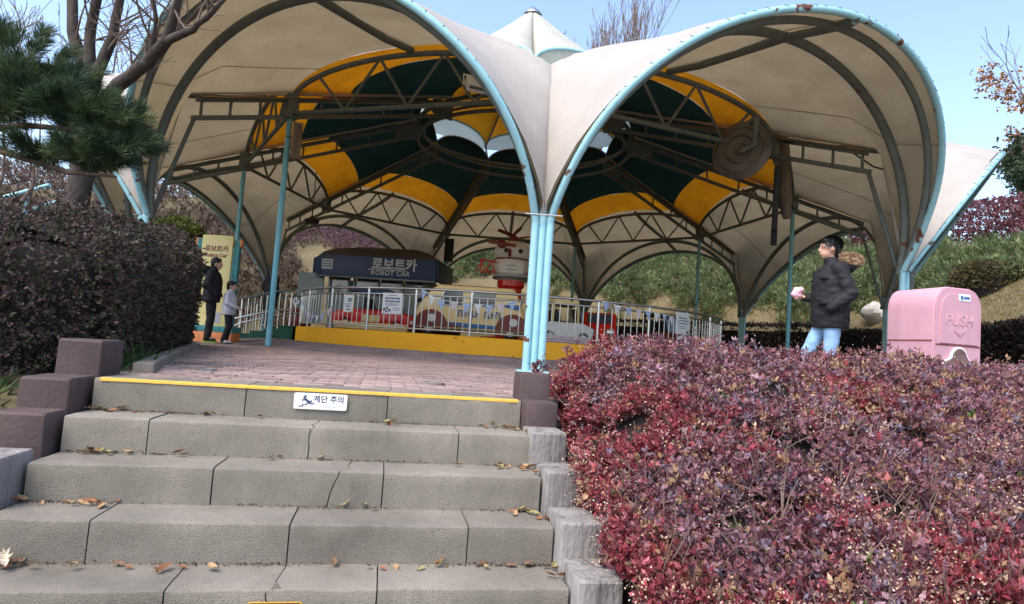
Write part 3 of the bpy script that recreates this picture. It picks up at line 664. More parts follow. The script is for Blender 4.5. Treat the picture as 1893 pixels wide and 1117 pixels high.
ob('body', soft([(-.8, .10), (.52, .10), (.60, .30), (.48, .52), (.10, .86), (-.55, .90), (-.85, .5)], -.42, .42, .08), m_red, rc)
ob('windscreen', MB().box((.31, 0, .70), (.02, .6, .34), (0, R_(-48), 0)), m_glass, rc)
for sy in (-.27, .27): ob('headlight', MB().lathe([(.11, -.02), (.11, .02), (.07, .05)], 16, Matrix.Translation((.57, sy, .36)) @ Matrix.Rotation(R_(90), 4, 'Y')), m_chrome, rc); ob('fender', MB().ell((.42, sy * 1.2, .30), (.2, .14, .22)), m_red, rc)
for sx in (-.5, .38):
    for sy in (-.42, .42): wheel(rc, sx, sy, .14, .15)
ride_car('white ride car with coloured side squares next to the red front-facing car', (1.25, 15.6, FZ), R_(10), m_white, m_flagp, m_signy, False, 1.3)
ride_car('dark ride car at the right end of the platform behind the white notice', (4.2, 17.4, FZ), R_(-60), m_dred, m_black, m_black, False, 1.6)

rb = thing('robot_tower', 'white round robot figure with red lattice arms on a red pedestal', 'robot figure', (CX - .10, CY + .3, FZ)); rb.scale = (1.16, 1.16, 1.04)
ob('pedestal', MB().lathe([(.75, -.02), (.72, .10), (.34, .16), (.30, 1.55), (.36, 1.62), (.36, 1.78)], 20), m_red, rb)
ob('body', MB().lathe([(.30, 1.76), (.46, 1.88), (.54, 2.10), (.50, 2.34), (.46, 2.42)], 24), m_white, rb)
hd = ob('head', MB().lathe([(.44, 2.40), (.50, 2.52), (.48, 2.72), (.36, 2.88), (.18, 2.96), (.02, 2.98)], 24), m_white, rb)
for x in (-.17, .20): ob('eye', MB().ell((x, -.46, 2.62), (.06, .03, .07)), m_black, hd)
ob('nose', MB().ell((-.08, -.50, 2.55), (.05, .08, .13)), m_dred, hd)
ob('rotor_hub', MB().lathe([(.10, 2.94), (.10, 3.10), (.05, 3.16)], 12, Matrix()), m_dred, rb)
for a in range(4): ob('rotor_blade', MB().box((.24 * math.cos(R_(a * 90 + 20)), .24 * math.sin(R_(a * 90 + 20)), 3.12 + .04 * a), (.44, .14, .03), (R_(20), R_(-15), R_(a * 90 + 20)), ch=.01), m_dred, rb)
ob('side_rotor', MB().lathe([(.13, -.02), (.13, .02), (.05, .05)], 14, Matrix.Translation((-.30, -.46, 2.80)) @ Matrix.Rotation(R_(90), 4, 'X')), m_dred, rb); ob('side_blade', MB().box((-.28, -.49, 2.80), (.72, .03, .10), (0, R_(6), 0), ch=.01), m_dred, rb)
for s in (-1, 1):
    am = MB(); 
    for z in (2.28, 1.98): am.tube([(s * .40, -.40, z), (s * .80, -.42, z + (.03 if z > 2.1 else -.03))], .025, 6)
    for i in range(4): x = .42 + .125 * i; am.tube([(s * x, -.41, 2.28 if i % 2 else 1.98), (s * (x + .12), -.41, 1.98 if i % 2 else 2.28)], .018, 6)
    am.tube([(s * .80, -.42, 1.95), (s * .80, -.42, 2.31)], .025, 6); ob('lattice_arm', am, m_red, rb)
ct = MB().box((0, -.50, 2.12), (.60, .05, .34), ch=.01); ob('chest_panel', ct, m_white, rb)
pn = MB()
for z in (2.18, 2.06):
    for i in range(6): pn.box((-.11 + i * .042, -.528, z), (.026, .006, .026))
ob('chest_print', pn, m_ink, rb, smooth=None, kind='stuff')
ob('neck_ring', MB().tube([(.47 * math.cos(R_(a)), .47 * math.sin(R_(a)), 2.40) for a in range(0, 360, 20)], .035, 6, closed=True), m_dred, rb)
ob('waist_light', MB().tube([(.48 * math.cos(R_(a)), .48 * math.sin(R_(a)), 1.86) for a in range(0, 360, 20)], .03, 6, closed=True), m_grey, rb)
pd = thing('panda_ride', 'small brown barrel ride with a panda head beside the entrance', 'ride car', (-6.55, 20.0, .35))
ob('barrel', MB().lathe([(.30, 0), (.36, .3), (.34, .62), (.26, .72)], 16), m_dred, pd); ph = ob('panda_head', MB().ell((0, 0, .92), (.25, .23, .22)), m_white, pd)
for s in (-1, 1): ob('ear', MB().ell((s * .18, 0, 1.11), (.08, .05, .08)), m_black, ph); ob('eye_patch', MB().ell((s * .09, -.20, .95), (.05, .04, .06)), m_black, ph)
ob('stand', MB().lathe([(.22, -.4), (.22, .02)], 12), m_black, pd)

# ------------------------------------------------------------------ info board
ib = thing('info_board', 'tall pale yellow Robot Car board in a teal frame behind the man', 'sign', (-6.52, 14.0, 0), R_(-4))
ob('base', MB().box((0, .05, .10), (1.15, .40, .24), ch=.015), m_orange, ib); ob('base_cap', MB().box((0, .05, .28), (1.20, .42, .13), ch=.015), m_teal, ib)
for s in (-1, 1): ob('frame_post', MB().box((s * .42, .08, 1.25), (.12, .10, 2.0), ch=.01), m_teal, ib)
ob('top_bar', MB().box((0, .08, 2.18), (1.05, .09, .16), ch=.01), m_orange, ib); ob('panel', MB().box((0, 0, 1.32), (.70, .05, 2.02), ch=.02), m_signy, ib)
ob('lettering', text_mesh('로보트카', .145, .002, bold=.005), m_dred, ib, loc=(0, -.028, 2.02), rot=(R_(90), 0, 0)); ob('lettering', text_mesh('Robot Car', .115, .002, bold=.004), m_dred, ib, loc=(0, -.028, 1.88), rot=(R_(90), 0, 0))
ob('small_panel', MB().box((.14, -.028, .52), (.20, .006, .24)), m_letter, ib); ob('icon', MB().box((-.22, -.028, 1.46), (.13, .006, .09)), m_letter, ib)

# ------------------------------------------------------------------ fittings hanging in the pavilion
fl = thing('floodlight', 'small white floodlight fixed to the truss beside the front column', 'floodlight', (-.92, 11.45, 5.02), R_(20))
ob('housing', MB().box((0, -.05, .02), (.42, .16, .28), (R_(-35), 0, 0), ch=.02), m_white, fl); ob('lens', MB().box((0, -.13, -.03), (.36, .02, .22), (R_(-35), 0, 0)), m_glass, fl); ob('bracket', MB().tube([(-.24, .0, .0), (-.24, .08, .22), (.24, .08, .22), (.24, 0, 0)], .018, 6), m_white, fl)
dk = thing('ceiling_fan_disc', 'large grey disc with ribbed face hung on an angled bracket', 'disc', (4.42, 12.75, 4.62), R_(-38))
F = Matrix.Rotation(R_(90), 4, 'X')
m_disc = M('dull_grey_tin', (.17, .16, .145), .45, (.10, .092, .08), 3., .1, 30., metal=.4)
ob('disc', MB().lathe([(.02, .10), (.10, .10), (.13, .06), (.26, .07), (.28, .10), (.31, .07), (.44, .05), (.46, .08), (.49, .05), (.58, .02), (.60, 0), (.58, -.03), (.02, -.02)], 48, F), m_disc, dk, 30)
ob('arm', MB().tube([(.06, -.12, -.05), (.30, -.10, .02), (.30, -.06, .62)], .05, 4, sq=True), m_steel, dk, 30); ob('arm', MB().tube([(.34, -.06, .64), (-.25, .15, .36)], .05, 4, sq=True), m_steel, dk, 30); ob('hub', MB().ell((.03, -.12, -.05), (.07, .06, .07)), m_disc, dk)
pn_ = thing('dark_panel_box', 'dark flat panel hung edge-on from the truss beside the rolled tarp', 'panel', (5.42, 13.4, 3.85), R_(70))
ob('panel', MB().box((0, 0, 0), (.62, .10, 1.30), (0, R_(-12), 0), ch=.02), m_black, pn_); ob('bracket', MB().tube([(0, .0, .5), (.05, .05, 1.1)], .03, 6), m_steel, pn_); ob('lower_box', MB().box((.14, 0, -.80), (.30, .12, .35), (0, R_(-12), 0), ch=.01), m_dark, pn_)
m_tarp = M('brown_rolled_tarp', (.22, .17, .13), .9, (.11, .08, .06), 7., .8, 18., stretch=(1, 1, .4))
tr_ = MB().tube([(0, 0, .95), (.02, 0, .5), (.06, 0, 0), (.10, 0, -.5), (.16, 0, -.95)], [.10, .14, .13, .15, .08], 12); tag(ob('rolled_tarp', tr_, m_tarp, loc=(5.62, 13.65, 4.45)), 'brown rolled tarp tied upright under the truss beside the dark panel', 'tarp')
sk = thing('speaker', 'slim tan speaker box on the light blue pole', 'speaker', (-4.66, 13.0, 4.25), R_(20)); ob('cabinet', MB().box((0, 0, 0), (.20, .20, .74), ch=.012), M('tan_speaker_paint', (.30, .22, .15), .7), sk); ob('grille', MB().box((.02, -.105, 0), (.15, .02, .66), ch=.004), m_tarp, sk); ob('bracket', MB().tube([(-.05, .05, .1), (-.2, .1, .1)], .02, 6), m_steel, sk)
sk2 = thing('speaker', 'black speaker box high on the pole behind the booth', 'speaker', (-2.75, 26.4, 4.15)); ob('cabinet', MB().box((0, 0, 0), (.36, .30, .95), ch=.02), m_black, sk2); ob('grille', MB().box((0, -.155, 0), (.30, .02, .86)), m_dark, sk2)
lm = thing('hanging_lamp', 'small black lamp hanging from the truss on a rod', 'lamp', (-6.45, 20.0, 3.85)); ob('housing', MB().lathe([(.20, -.10), (.24, .02), (.10, .10), (.04, .14)], 14), m_black, lm); ob('rod', MB().tube([(0, 0, .12), (0, 0, 1.55)], .014, 6), m_black, lm)
tag(ob('cable', MB().tube([(5.4, 13.2, 5.02), (6.0, 12.75, 4.83), (6.35, 12.5, 4.76), (6.6, 12.4, 4.55), (6.85, 12.3, 4.33), (7.1, 12.1, 4.19), (7.4, 11.9, 4.10), (7.55, 11.7, 4.06)], .016, 6), m_cable, smooth=60), 'black cable drooping under the truss beside the right arch', 'cable')
tag(ob('conduit_pole', MB().tube([(7.53, 12.1, 0), (7.53, 12.1, 4.15)], .045, 8), m_steel, smooth=60), 'thin dark conduit pole beside the right triple column', 'conduit')

# ------------------------------------------------------------------ pink bin
bn = thing('litter_bin', 'pink plastic litter bin with rounded top and PUSH flap', 'litter bin', (4.33, 6.55, 0), R_(13)); bn.scale = (.9, .9, 1.03)
bp = [(-.30, 0.0), (.30, 0.0), (.31, .95)] + [(.31 - .16 + .16 * math.cos(R_(a)), .98 + .20 * math.sin(R_(a))) for a in range(0, 91, 15)] + [(-.15 + .16 * math.cos(R_(a)), .98 + .20 * math.sin(R_(a))) for a in range(90, 181, 15)] + [(-.31, .95)]
bd = ob('body', soft([(x, z) for x, z in bp], -.28, .36, .018), m_pink, bn, 50)
for y in (-.285,): ob('end_panel', xz([(x * .97, .04 + (z - .0) * .955) for x, z in bp], y - .012, y), m_pink, bn); 
ob('flap', xz([(x * .80, .63 + (z - .63) * .87) for x, z in bp if z > .6] + [(-.25, .64), (.25, .64)], -.310, -.296), m_pink, bn)
ob('seam', MB().box((0, -.299, .625), (.60, .006, .012)), m_dred, bn); ob('seam', MB().box((-.312, .04, .66), (.006, .60, .008)), m_dred, bn)
ob('lettering', text_mesh('PUSH', .15, .004, space=1.05), m_pink, bn, loc=(0, -.312, .86), rot=(R_(90), 0, 0)); ob('arrow', xz([(-.07, .76), (.07, .76), (0, .715)], -.318, -.308), m_pink, bn)
def plq(s): return [(-.19 * s, .22), (-.19 * s, .45 + .02 * s), (-.13 * s, .49)] + [(.105 * s * math.cos(R_(a)), .49 + .115 * s * math.sin(R_(a))) for a in range(170, 5, -15)] + [(.13 * s, .49), (.19 * s, .45 + .02 * s), (.19 * s, .22)]
ob('plaque_edge', xz(plq(1.08), -.318, -.296), m_white, bn); ob('plaque', xz(plq(.92), -.324, -.298), M('brown_plaque', (.20, .13, .12), .6, (.12, .08, .07), 20.), bn)
stk = ob('sticker', MB().box((.06, -.312, 1.085), (.16, .004, .07), ch=.001), m_white, bn); ob('print', MB().box((.085, -.3150, 1.085), (.075, .003, .022)), m_blued, stk); ob('emblem', MB().box((.02, -.3150, 1.085), (.03, .003, .035)), m_blued, stk)

# ------------------------------------------------------------------ people
m_face = M('skin', (.58, .34, .25), .55, (.52, .29, .21), 12., .03, spec=.3)
m_hair = M('black_hair', (.010, .009, .009), .45, (.006, .006, .006), 40., .4, 90., stretch=(1, 1, .3))
m_parka = M('black_parka_cloth', (.013, .013, .016), .75, (.007, .007, .010), 5., .55, 9.)
m_puff = M('grey_puffer_cloth', (.58, .57, .63), .7, (.48, .47, .53), 5., .4, 12.)
m_jean = M('light_blue_denim', (.28, .47, .68), .85, (.20, .36, .56), 5., .4, 14.)
m_trous = M('black_trousers', (.014, .014, .016), .85)
m_shoe = M('dark_shoe', (.03, .03, .03), .6); m_shoew = M('pale_shoe', (.6, .6, .55), .6); m_lime = M('lime_sole', (.35, .62, .10), .5)
m_fluff = M('pink_fluff', (.85, .52, .60), .9, (.8, .4, .5), 8., .6, 30.)
m_brown = M('brown_coat', (.16, .07, .035), .8)
def cap(mb, a, b, ra, rb, n=12, flat=None):
    a, b = Vector(a), Vector(b); k = 4
    mb.tube([a.lerp(b, i / k) for i in range(k + 1)], [ra + (rb - ra) * i / k for i in range(k + 1)], n)
    mb.ell(a, (ra,) * 3, n, 8); mb.ell(b, (rb,) * 3, n, 8)
def loft(mb, rings, n=18):       # rings: (cx, cy, z, rx, ry)
    V = []
    for cx, cy, z, rx, ry in rings:
        for j in range(n): a = 2 * math.pi * j / n; V.append((cx + rx * math.cos(a), cy + ry * math.sin(a), z))
    m = len(rings); F = [(i * n + j, i * n + (j + 1) % n, (i + 1) * n + (j + 1) % n, (i + 1) * n + j) for i in range(m - 1) for j in range(n)] + [tuple(range(n))[::-1], tuple((m - 1) * n + j for j in range(n))]
    mb.add(V, F)
def hand(mb, w, d, up, curl=.8, s=1.0):
    w = Vector(w); d = Vector(d).normalized(); up = Vector(up).normalized(); sd = d.cross(up).normalized(); up = sd.cross(d)
    cap(mb, w, w + d * .06 * s, .026 * s, .033 * s)
    for i, (o, l) in enumerate(((-.028, .062), (-.009, .072), (.010, .068), (.028, .052))):
        p = w + d * .085 * s + sd * o * s; q = p + (d * math.cos(curl * .5) - up * math.sin(curl * .5)) * l * .5 * s; e = q + (d * math.cos(curl * 1.5) - up * math.sin(curl * 1.5)) * l * .5 * s
        cap(mb, p - d * .03 * s, q, .0095 * s, .009 * s, 8); cap(mb, q, e, .009 * s, .0075 * s, 8)
    t = w + d * .03 * s - sd * .028 * s; t2 = t + (d * .6 - sd * .7 - up * .3).normalized() * .035 * s; cap(mb, t, t2, .0115 * s, .010 * s, 8); cap(mb, t2, t2 + (d * .8 - sd * .2 - up * .6).normalized() * .03 * s, .010 * s, .008 * s, 8)
def crumple(me, amp, fr, seed=0.):
    for w in me.vertices:
        p = w.co; w.co = p + w.normal * (amp * noise.noise((p.x * fr + seed, p.y * fr, p.z * fr * 1.6)) + amp * .6 * noise.noise((p.x * fr * .6, p.y * fr * .6 + seed, p.z * fr * 2.6)))
    return me
def person(label, loc, rz, H, P, vox=.014):
    """local frame: facing +x, left side +y, z up; lengths for a 1.75 m figure scaled by H"""
    k = H / 1.75; t = thing('person', label, 'person', loc, rz); S = lambda v: Vector(v) * k
    hx, hz = P.get('head', (.02, 1.62)); hip = P.get('hip', .92)
    body = MB()
    loft(body, [(0, 0, hip * k - .06 * k, .10 * k, .15 * k), (0, 0, 1.05 * k, .09 * k, .13 * k), (0, 0, 1.25 * k, .10 * k, .15 * k), (0, 0, 1.40 * k, .09 * k, .17 * k), (0, 0, 1.47 * k, .05 * k, .07 * k)])
    cap(body, S((0, 0, 1.42)), S((hx - .015, 0, hz - .10)), .052 * k, .050 * k)
    hs = P.get('hs', 1.0) * k                                     # head scale
    Hc = S((hx, 0, hz))
    body.ell(Hc + Vector((-.005, 0, .02)) * hs, (.098 * hs, .076 * hs, .105 * hs), 20, 14); body.ell(Hc + Vector((.030, 0, -.045)) * hs, (.064 * hs, .058 * hs, .070 * hs), 16, 10)
    body.ell(Hc + Vector((.050, 0, -.085)) * hs, (.034 * hs, .032 * hs, .028 * hs), 12, 8)           # chin
    cap(body, Hc + Vector((.092, 0, .010)) * hs, Hc + Vector((.108, 0, -.022)) * hs, .010 * hs, .017 * hs)  # nose
    body.ell(Hc + Vector((.086, 0, -.058)) * hs, (.018 * hs, .026 * hs, .010 * hs), 10, 6)           # lips
    body.ell(Hc + Vector((.084, 0, .034)) * hs, (.016 * hs, .056 * hs, .012 * hs), 12, 6)            # brow
    for s in (-1, 1): body.ell(Hc + Vector((-.008, s * .078, -.005)) * hs, (.022 * hs, .012 * hs, .034 * hs), 10, 8)
    L = P['legs']; A = P['arms']
    for s, (kn, an) in zip((1, -1), L):
        cap(body, S((0, s * .085, hip)), S(kn), .070 * k, .050 * k); cap(body, S(kn), S(an), .050 * k, .036 * k); cap(body, S(an), S(an) + S((.10, 0, -.03)), .034 * k, .03 * k)
    for s, (el, wr) in zip((1, -1), A):
        cap(body, S((0, s * .175, 1.40)), S(el), .046 * k, .040 * k); cap(body, S(el), S(wr), .038 * k, .028 * k)
    for w, d, up in P.get('hands', []): hand(body, S(w), d, up, s=k)
    b = ob('body', remeshed(body, vox * .8 * max(k, .7)), m_face, t)
    for s in (-1, 1): ob('eye', MB().ell(Hc + Vector((.094, s * .033, .012)) * hs, (.006 * hs, .012 * hs, .006 * hs), 8, 6), m_hair, b)
    # hair
    hr_ = MB(); hr_.ell(Hc + Vector((-.022, 0, .048)) * hs, (.108 * hs, .090 * hs, .094 * hs), 18, 12); hr_.ell(Hc + Vector((-.070, 0, -.015)) * hs, (.050 * hs, .076 * hs, .085 * hs), 14, 10); hr_.ell(Hc + Vector((.042, 0, .088)) * hs, (.048 * hs, .064 * hs, .030 * hs), 12, 8)
    for s in (-1, 1): hr_.ell(Hc + Vector((-.040, s * .066, .030)) * hs, (.045 * hs, .020 * hs, .05 * hs), 10, 8)
    if P.get('longhair'): hr_.ell(Hc + Vector((-.07, 0, -.10)) * hs, (.06 * hs, .085 * hs, .16 * hs), 14, 10)
    ob('hair', remeshed(hr_, .011 * k, 'hair', 1), m_hair, b)
    # trousers
    tm = MB(); loft(tm, [(0, 0, hip * k - .12 * k, .105 * k, .165 * k), (0, 0, hip * k, .125 * k, .175 * k), (0, 0, (hip + .12) * k, .115 * k, .165 * k)])
    for s, (kn, an) in zip((1, -1), L): cap(tm, S((0, s * .085, hip - .03)), S(kn), .098 * k, .072 * k); cap(tm, S(kn), S(an) + S((0, 0, -.02)), .072 * k, .062 * k)
    ob('trousers', crumple(remeshed(tm, vox * k), .008 * k, 9 / k), P['trousers'], t)
    # jacket
    jm = MB(); jl = P.get('jl', .82); q = P.get('bulk', 1.0)
    loft(jm, [(-.005, 0, jl * k, .155 * k * q, .215 * k), (.0, 0, (jl + .12) * k, .165 * k * q, .225 * k), (.01, 0, 1.12 * k, .165 * k * q, .22 * k), (.01, 0, 1.28 * k, .16 * k * q, .225 * k), (-.005, 0, 1.40 * k, .13 * k * q, .21 * k), (-.01, 0, 1.47 * k, .085 * k, .12 * k)])
    for s, (el, wr) in zip((1, -1), A): cap(jm, S((-.005, s * .175, 1.395)), S(el), .085 * k, .074 * k); cap(jm, S(el), S(wr), .074 * k, .056 * k)
    loft(jm, [(-.005, 0, 1.44 * k, .085 * k, .09 * k), (.0, 0, 1.52 * k, .082 * k, .082 * k), (.005, 0, 1.545 * k, .078 * k, .078 * k)])
    if P.get('hood'): jm.ell(S((-.15, 0, 1.46)), (.105 * k, .14 * k, .10 * k), 14, 10)
    jk = ob('jacket', crumple(remeshed(jm, vox * k, 'jacket', 2), .010 * k, 12 / k, 3.), P['jacket'], t)
    if 'pockets' in P:
        for (c, sz) in P['pockets']: ob('pocket_flap', MB().box(S(c), S(sz), ch=.006 * k), P['jacket'], jk)
        ob('placket', MB().box(S((.150 * q, 0, 1.12)), S((.03, .07, .52)), ch=.006), P['jacket'], jk)
    for s, (kn, an) in zip((1, -1), L):
        a = S(an); fy = P.get('toe', 0.0)
        sh = MB(); cap(sh, a + S((-.02, 0, -.035)), a + S((.13, 0, -.052)), .046 * k, .040 * k); cap(sh, a, a + S((.0, 0, -.03)), .045 * k, .045 * k)
        so = ob('shoe', remeshed(sh, .010 * k, 'shoe', 1), P['shoe'], t); ob('sole', MB().box(a + S((.055, 0, -.088)), S((.27, .088, .022)), ch=.008 * k), P.get('sole', m_rub), so)
    return t
stand = [((.02, .10, .49), (-.02, .10, .105)), ((.03, -.10, .49), (.0, -.11, .105))]
pock = [((-.06, .27, 1.14), (.12, .22, .98)), ((-.06, -.27, 1.14), (.12, -.22, .98))]
person('man in black padded jacket and black trousers standing by the yellow board', (-6.05, 12.95, 0), R_(15), 1.74, dict(legs=stand, arms=pock, trousers=m_trous, jacket=m_parka, shoe=m_shoe, sole=m_lime, hood=True, bulk=1.05, head=(.04, 1.60)), .015)
person('child in pale grey puffer jacket and black trousers near the green steps', (-5.68, 12.95, 0), R_(8), 1.24, dict(legs=[((.05, .09, .49), (-.03, .10, .105)), ((.06, -.09, .49), (-.06, -.11, .105))], arms=[((.02, .26, 1.14), (.20, .20, 1.02)), ((.02, -.26, 1.14), (.22, -.20, 1.04))], hands=[((.20, .20, 1.02), (1, -.2, -.2), (0, 0, 1)), ((.22, -.20, 1.04), (1, .2, -.2), (0, 0, 1))], trousers=m_trous, jacket=m_puff, shoe=m_shoew, bulk=1.15, hs=1.22, head=(.03, 1.63)), .015)
person('person in long black coat on the green steps behind the blue pole', (-6.5, 17.3, .40), R_(60), 1.66, dict(legs=stand, arms=pock, trousers=m_trous, jacket=m_parka, shoe=m_shoew, jl=.48, longhair=True), .016)
wk = [((.03, .09, .49), (-.13, .09, .13)), ((.19, -.09, .50), (.25, -.09, .11))]
mr = person('man walking in black parka with fur-trimmed hood and light blue jeans', (3.58, 7.2, 0), R_(176), 1.80, dict(legs=wk, arms=[((-.10, .25, 1.12), (.09, .23, .97)), ((.0, -.26, 1.12), (.21, -.15, 1.10))], hands=[((.21, -.15, 1.10), (1, .25, .15), (0, 0, 1))], trousers=m_jean, jacket=m_parka, shoe=m_shoew, hood=True, bulk=1.15, jl=.76, head=(.035, 1.635),
    pockets=[((.14, .13, 1.29), (.06, .13, .02)), ((.15, .15, 1.02), (.05, .15, .03)), ((.13, -.13, 1.29), (.06, .13, .02))]), .012)
n = 2600; hv = unit(rng.normal(size=(n, 3)) + np.array([[-.25, 0, .75]])); hk = 1.8 / 1.75; hb = np.array([[.035 - .022, 0, 1.635 + .048]]) * hk + hv * np.array([[.106, .089, .093]]) * hk
hd2 = unit(np.cross(hv, np.cross(np.array([[.5, 0, -1.]]), hv)) + hv * .25 + rng.normal(0, .25, (n, 3))) * .036; ob('hair_strands', leaf_mesh('hair_strands', hb, hd2, unit(np.cross(hd2, hv)) * .0035, np.full((n, 3), .012) * rng.uniform(.5, 2.2, (n, 1))), Mleaf('hair_strand', .4, 0., .5), mr, kind='stuff')
# fur trim of the hood: a ruff of short hairs
n = 4200; a = rng.uniform(0, 2 * np.pi, n); b = rng.uniform(0, 2 * np.pi, n)
cx = np.stack([-.175 + .105 * np.cos(a) * .9 + .04 * np.cos(b), .135 * np.sin(a), 1.565 + .045 * np.cos(a) * .3 + .042 * np.sin(b)], 1); dv = unit(np.stack([np.cos(b) * .6 + np.cos(a) * .4, np.sin(a) * .5, np.sin(b)], 1) + rng.normal(size=(n, 3)) * .35) * .034
c0 = np.where(rng.random((n, 1)) < .55, np.array([[.62, .47, .33]]), np.array([[.40, .25, .15]])); m_fur = Mleaf('tan_fur', .9, .2, .1)
ob('fur_trim', leaf_mesh('fur_trim', cx, dv, unit(np.cross(dv, rng.normal(size=(n, 3)))) * .0045, c0), m_fur, mr, kind='stuff')
fb = MB(); fb.ell((-.175, 0, 1.565), (.115, .145, .05), 16, 10); ob('hood_rim', remeshed(fb, .012), M('fur_base', (.55, .42, .28), .95), mr)
ff = MB()
for i in range(9): ff.ell((random.uniform(-.05, .05), random.uniform(-.05, .05), random.uniform(-.04, .05)), (.036, .036, .036), 10, 8)
tag(ob('cotton_candy', remeshed(ff, .010), m_fluff, loc=(3.27, 7.36, 1.17)), 'pink fluffy bundle held in front by the walking man', 'cotton candy')

# ------------------------------------------------------------------ vegetation
m_leaf = Mleaf('foliage'); m_leafd = Mleaf('hedge_leaf', .6, .12, .3); m_needle = Mleaf('needle', .5, .15, .3)
m_bark = M('grey_brown_bark', (.085, .068, .058), .95, (.04, .032, .028), 9., 1.0, 26., stretch=(1, 1, .4)); m_twig = M('pale_twig', (.22, .16, .13), .9, (.13, .09, .07), 9., .4)
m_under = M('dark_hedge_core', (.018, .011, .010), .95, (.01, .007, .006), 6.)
m_seed = Mleaf('dry_husk', .8, .2, .1)
def pick(n, cols, w, rg=rng):
    w = np.array(w, float); i = rg.choice(len(cols), n, p=w / w.sum()); return np.array(cols, float)[i]
# --- red barberry hedge on the bank right of the stairs
def bz(u, v):
    base = np.interp(u, [1.0, 1.8, 2.4, 3.0, 3.5, 4.2, 5.0, 6.0], [-1.2, -.86, -.60, -.40, -.20, -.02, .06, .06])
    t = np.clip((v - 1.05) / .75, 0, 1); b = .36 * t * t * (3 - 2 * t) - .18 * (1 - np.clip((v - 1.0) / .15, 0, 1)) ** 2
    e = np.clip((5.15 + .05 * v - u) / .35, 0, 1); return (base + b) * 1.0 - (1 - e) ** 2 * .45
def lumps(x, y, s=0.): return np.array([.075 * noise.noise((a * 1.6 + s, b * 1.6, 0)) + .045 * noise.noise((a * 4.1, b * 4.1 + s, 2)) for a, b in zip(x, y)])
hedge = thing('barberry_hedge', 'broad red and purple leaved hedge on the bank beside the stairs', 'hedge', (0, 0, 0))
G = []
for u in np.arange(.9, 5.7, .12):
    row = []
    for v in np.concatenate([np.arange(1.12, 3.0, .12), np.arange(3.0, 10, .35)]):
        p = uv(u, v); z = float(bz(u, v)); row.append((p.x, p.y, z + float(lumps([p.x], [p.y])[0]) - .13))
    G.append(row)
for r in G: r.insert(0, (r[0][0] + .03, r[0][1], r[0][2] - .9))
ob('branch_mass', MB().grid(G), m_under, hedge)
N = 90000; yy = 1.5 * (6.4 / 1.5) ** rng.random(N); xx = rng.uniform(.2, 1.0, N) * 0 + rng.random(N) * (.95 * yy + .35 - .2) + .2
uu = U.x * xx + U.y * yy; vv = V_.x * xx + V_.y * yy; k = (vv > 1.05 + .13 * np.clip((uu - 3.3) / .5, 0, 1)) & (uu < 5.55) & (uu > 1.0); xx, yy, uu, vv = xx[k], yy[k], uu[k], vv[k]
keep = rng.random(len(xx)) < np.clip(.62 + .3 * (vv > 1), 0, 1); xx, yy, uu, vv = xx[keep], yy[keep], uu[keep], vv[keep]
def hedge_pts(xx, yy, uu, vv, jit):
    z = bz(uu, vv) + lumps(xx, yy); e = .03
    gu = (bz(uu + e, vv) - bz(uu - e, vv)) / (2 * e); gv = (bz(uu, vv + e) - bz(uu, vv - e)) / (2 * e)
    nx = -(gu * U.x + gv * V_.x); ny = -(gu * U.y + gv * V_.y); nr = unit(np.stack([nx, ny, np.ones_like(nx)], 1))
    P = np.stack([xx, yy, z], 1) + nr * rng.normal(-.02, jit, (len(xx), 1)); return P, nr
P, nr = hedge_pts(xx, yy, uu, vv, .045)
# side wall facing the stairs
ns = 9000; us = 1.2 + 4.1 * rng.random(ns) ** 1.3; vs = 1.07 + .12 * np.clip((us - 3.3) / .5, 0, 1) + .05 * rng.random(ns); f = rng.random(ns); top = bz(us, vs + .22); zz = top - f * .55
Ps = np.stack([U.x * us + V_.x * vs, U.y * us + V_.y * vs, zz], 1) + rng.normal(0, .02, (ns, 3)); nrs = np.tile([[-V_.x, -V_.y - .3, .45]], (ns, 1))
P = np.concatenate([P, Ps]); nr = np.concatenate([nr, nrs]); d = np.linalg.norm(P, axis=1)
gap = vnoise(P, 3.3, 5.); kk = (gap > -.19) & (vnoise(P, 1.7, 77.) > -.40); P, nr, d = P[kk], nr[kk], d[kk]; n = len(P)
na = vnoise(P, 1.1, 11.); nb = vnoise(P, 2.6, 23.); nc = vnoise(P, 6.5, 31.)
red = np.clip(.36 + .9 * na + .5 * nb + .30 * np.clip(1.5 - P[:, 0], 0, 1) - .50 * np.clip((P[:, 2] - .15) / .5, 0, 1) - .22 * np.clip(P[:, 0] - 1.0, 0, 3), 0, 1)[:, None]
red = np.clip(.5 + (red - .5) * 2.4, .04, .93); C_red = pick(n, [(.26, .045, .058), (.16, .030, .042), (.36, .10, .11), (.21, .036, .046), (.34, .14, .155)], (4, 3, 2, 3, 1)); C_pur = pick(n, [(.19, .075, .095), (.10, .045, .060), (.26, .14, .175), (.20, .155, .21), (.24, .095, .100), (.36, .23, .245)], (4, 3, 3, 2, 3, 1))
cc = np.where(rng.random((n, 1)) < red, C_red, C_pur); tan = rng.random(n) < np.clip(.09 + .5 * (nc - .10) + .12 * nb + .10 * np.clip(P[:, 0] - 1.2, 0, 1.5), .02, .5); cc[tan] = pick(int(tan.sum()), [(.42, .27, .17), (.30, .17, .09), (.22, .12, .075)], (2, 3, 3))
gr = rng.random(n) < .0025; cc[gr] = (.10, .16, .04)
ln = .0255 * (1 + .08 * np.clip(P[:, 1] - 3, 0, 3)) * (.70 + .85 * rng.random(n) ** 1.5)
ax = unit(nr * .8 + np.array([[0, -.15, .5]]) + rng.normal(0, .45, (n, 3)))
b_, d_, s_, c_ = rosettes(P, ax, 6, ln, .25, (.35, 1.45), cc)
ob('foliage', leaf_mesh('foliage', b_, d_, s_, c_), m_leafd, hedge, kind='stuff')
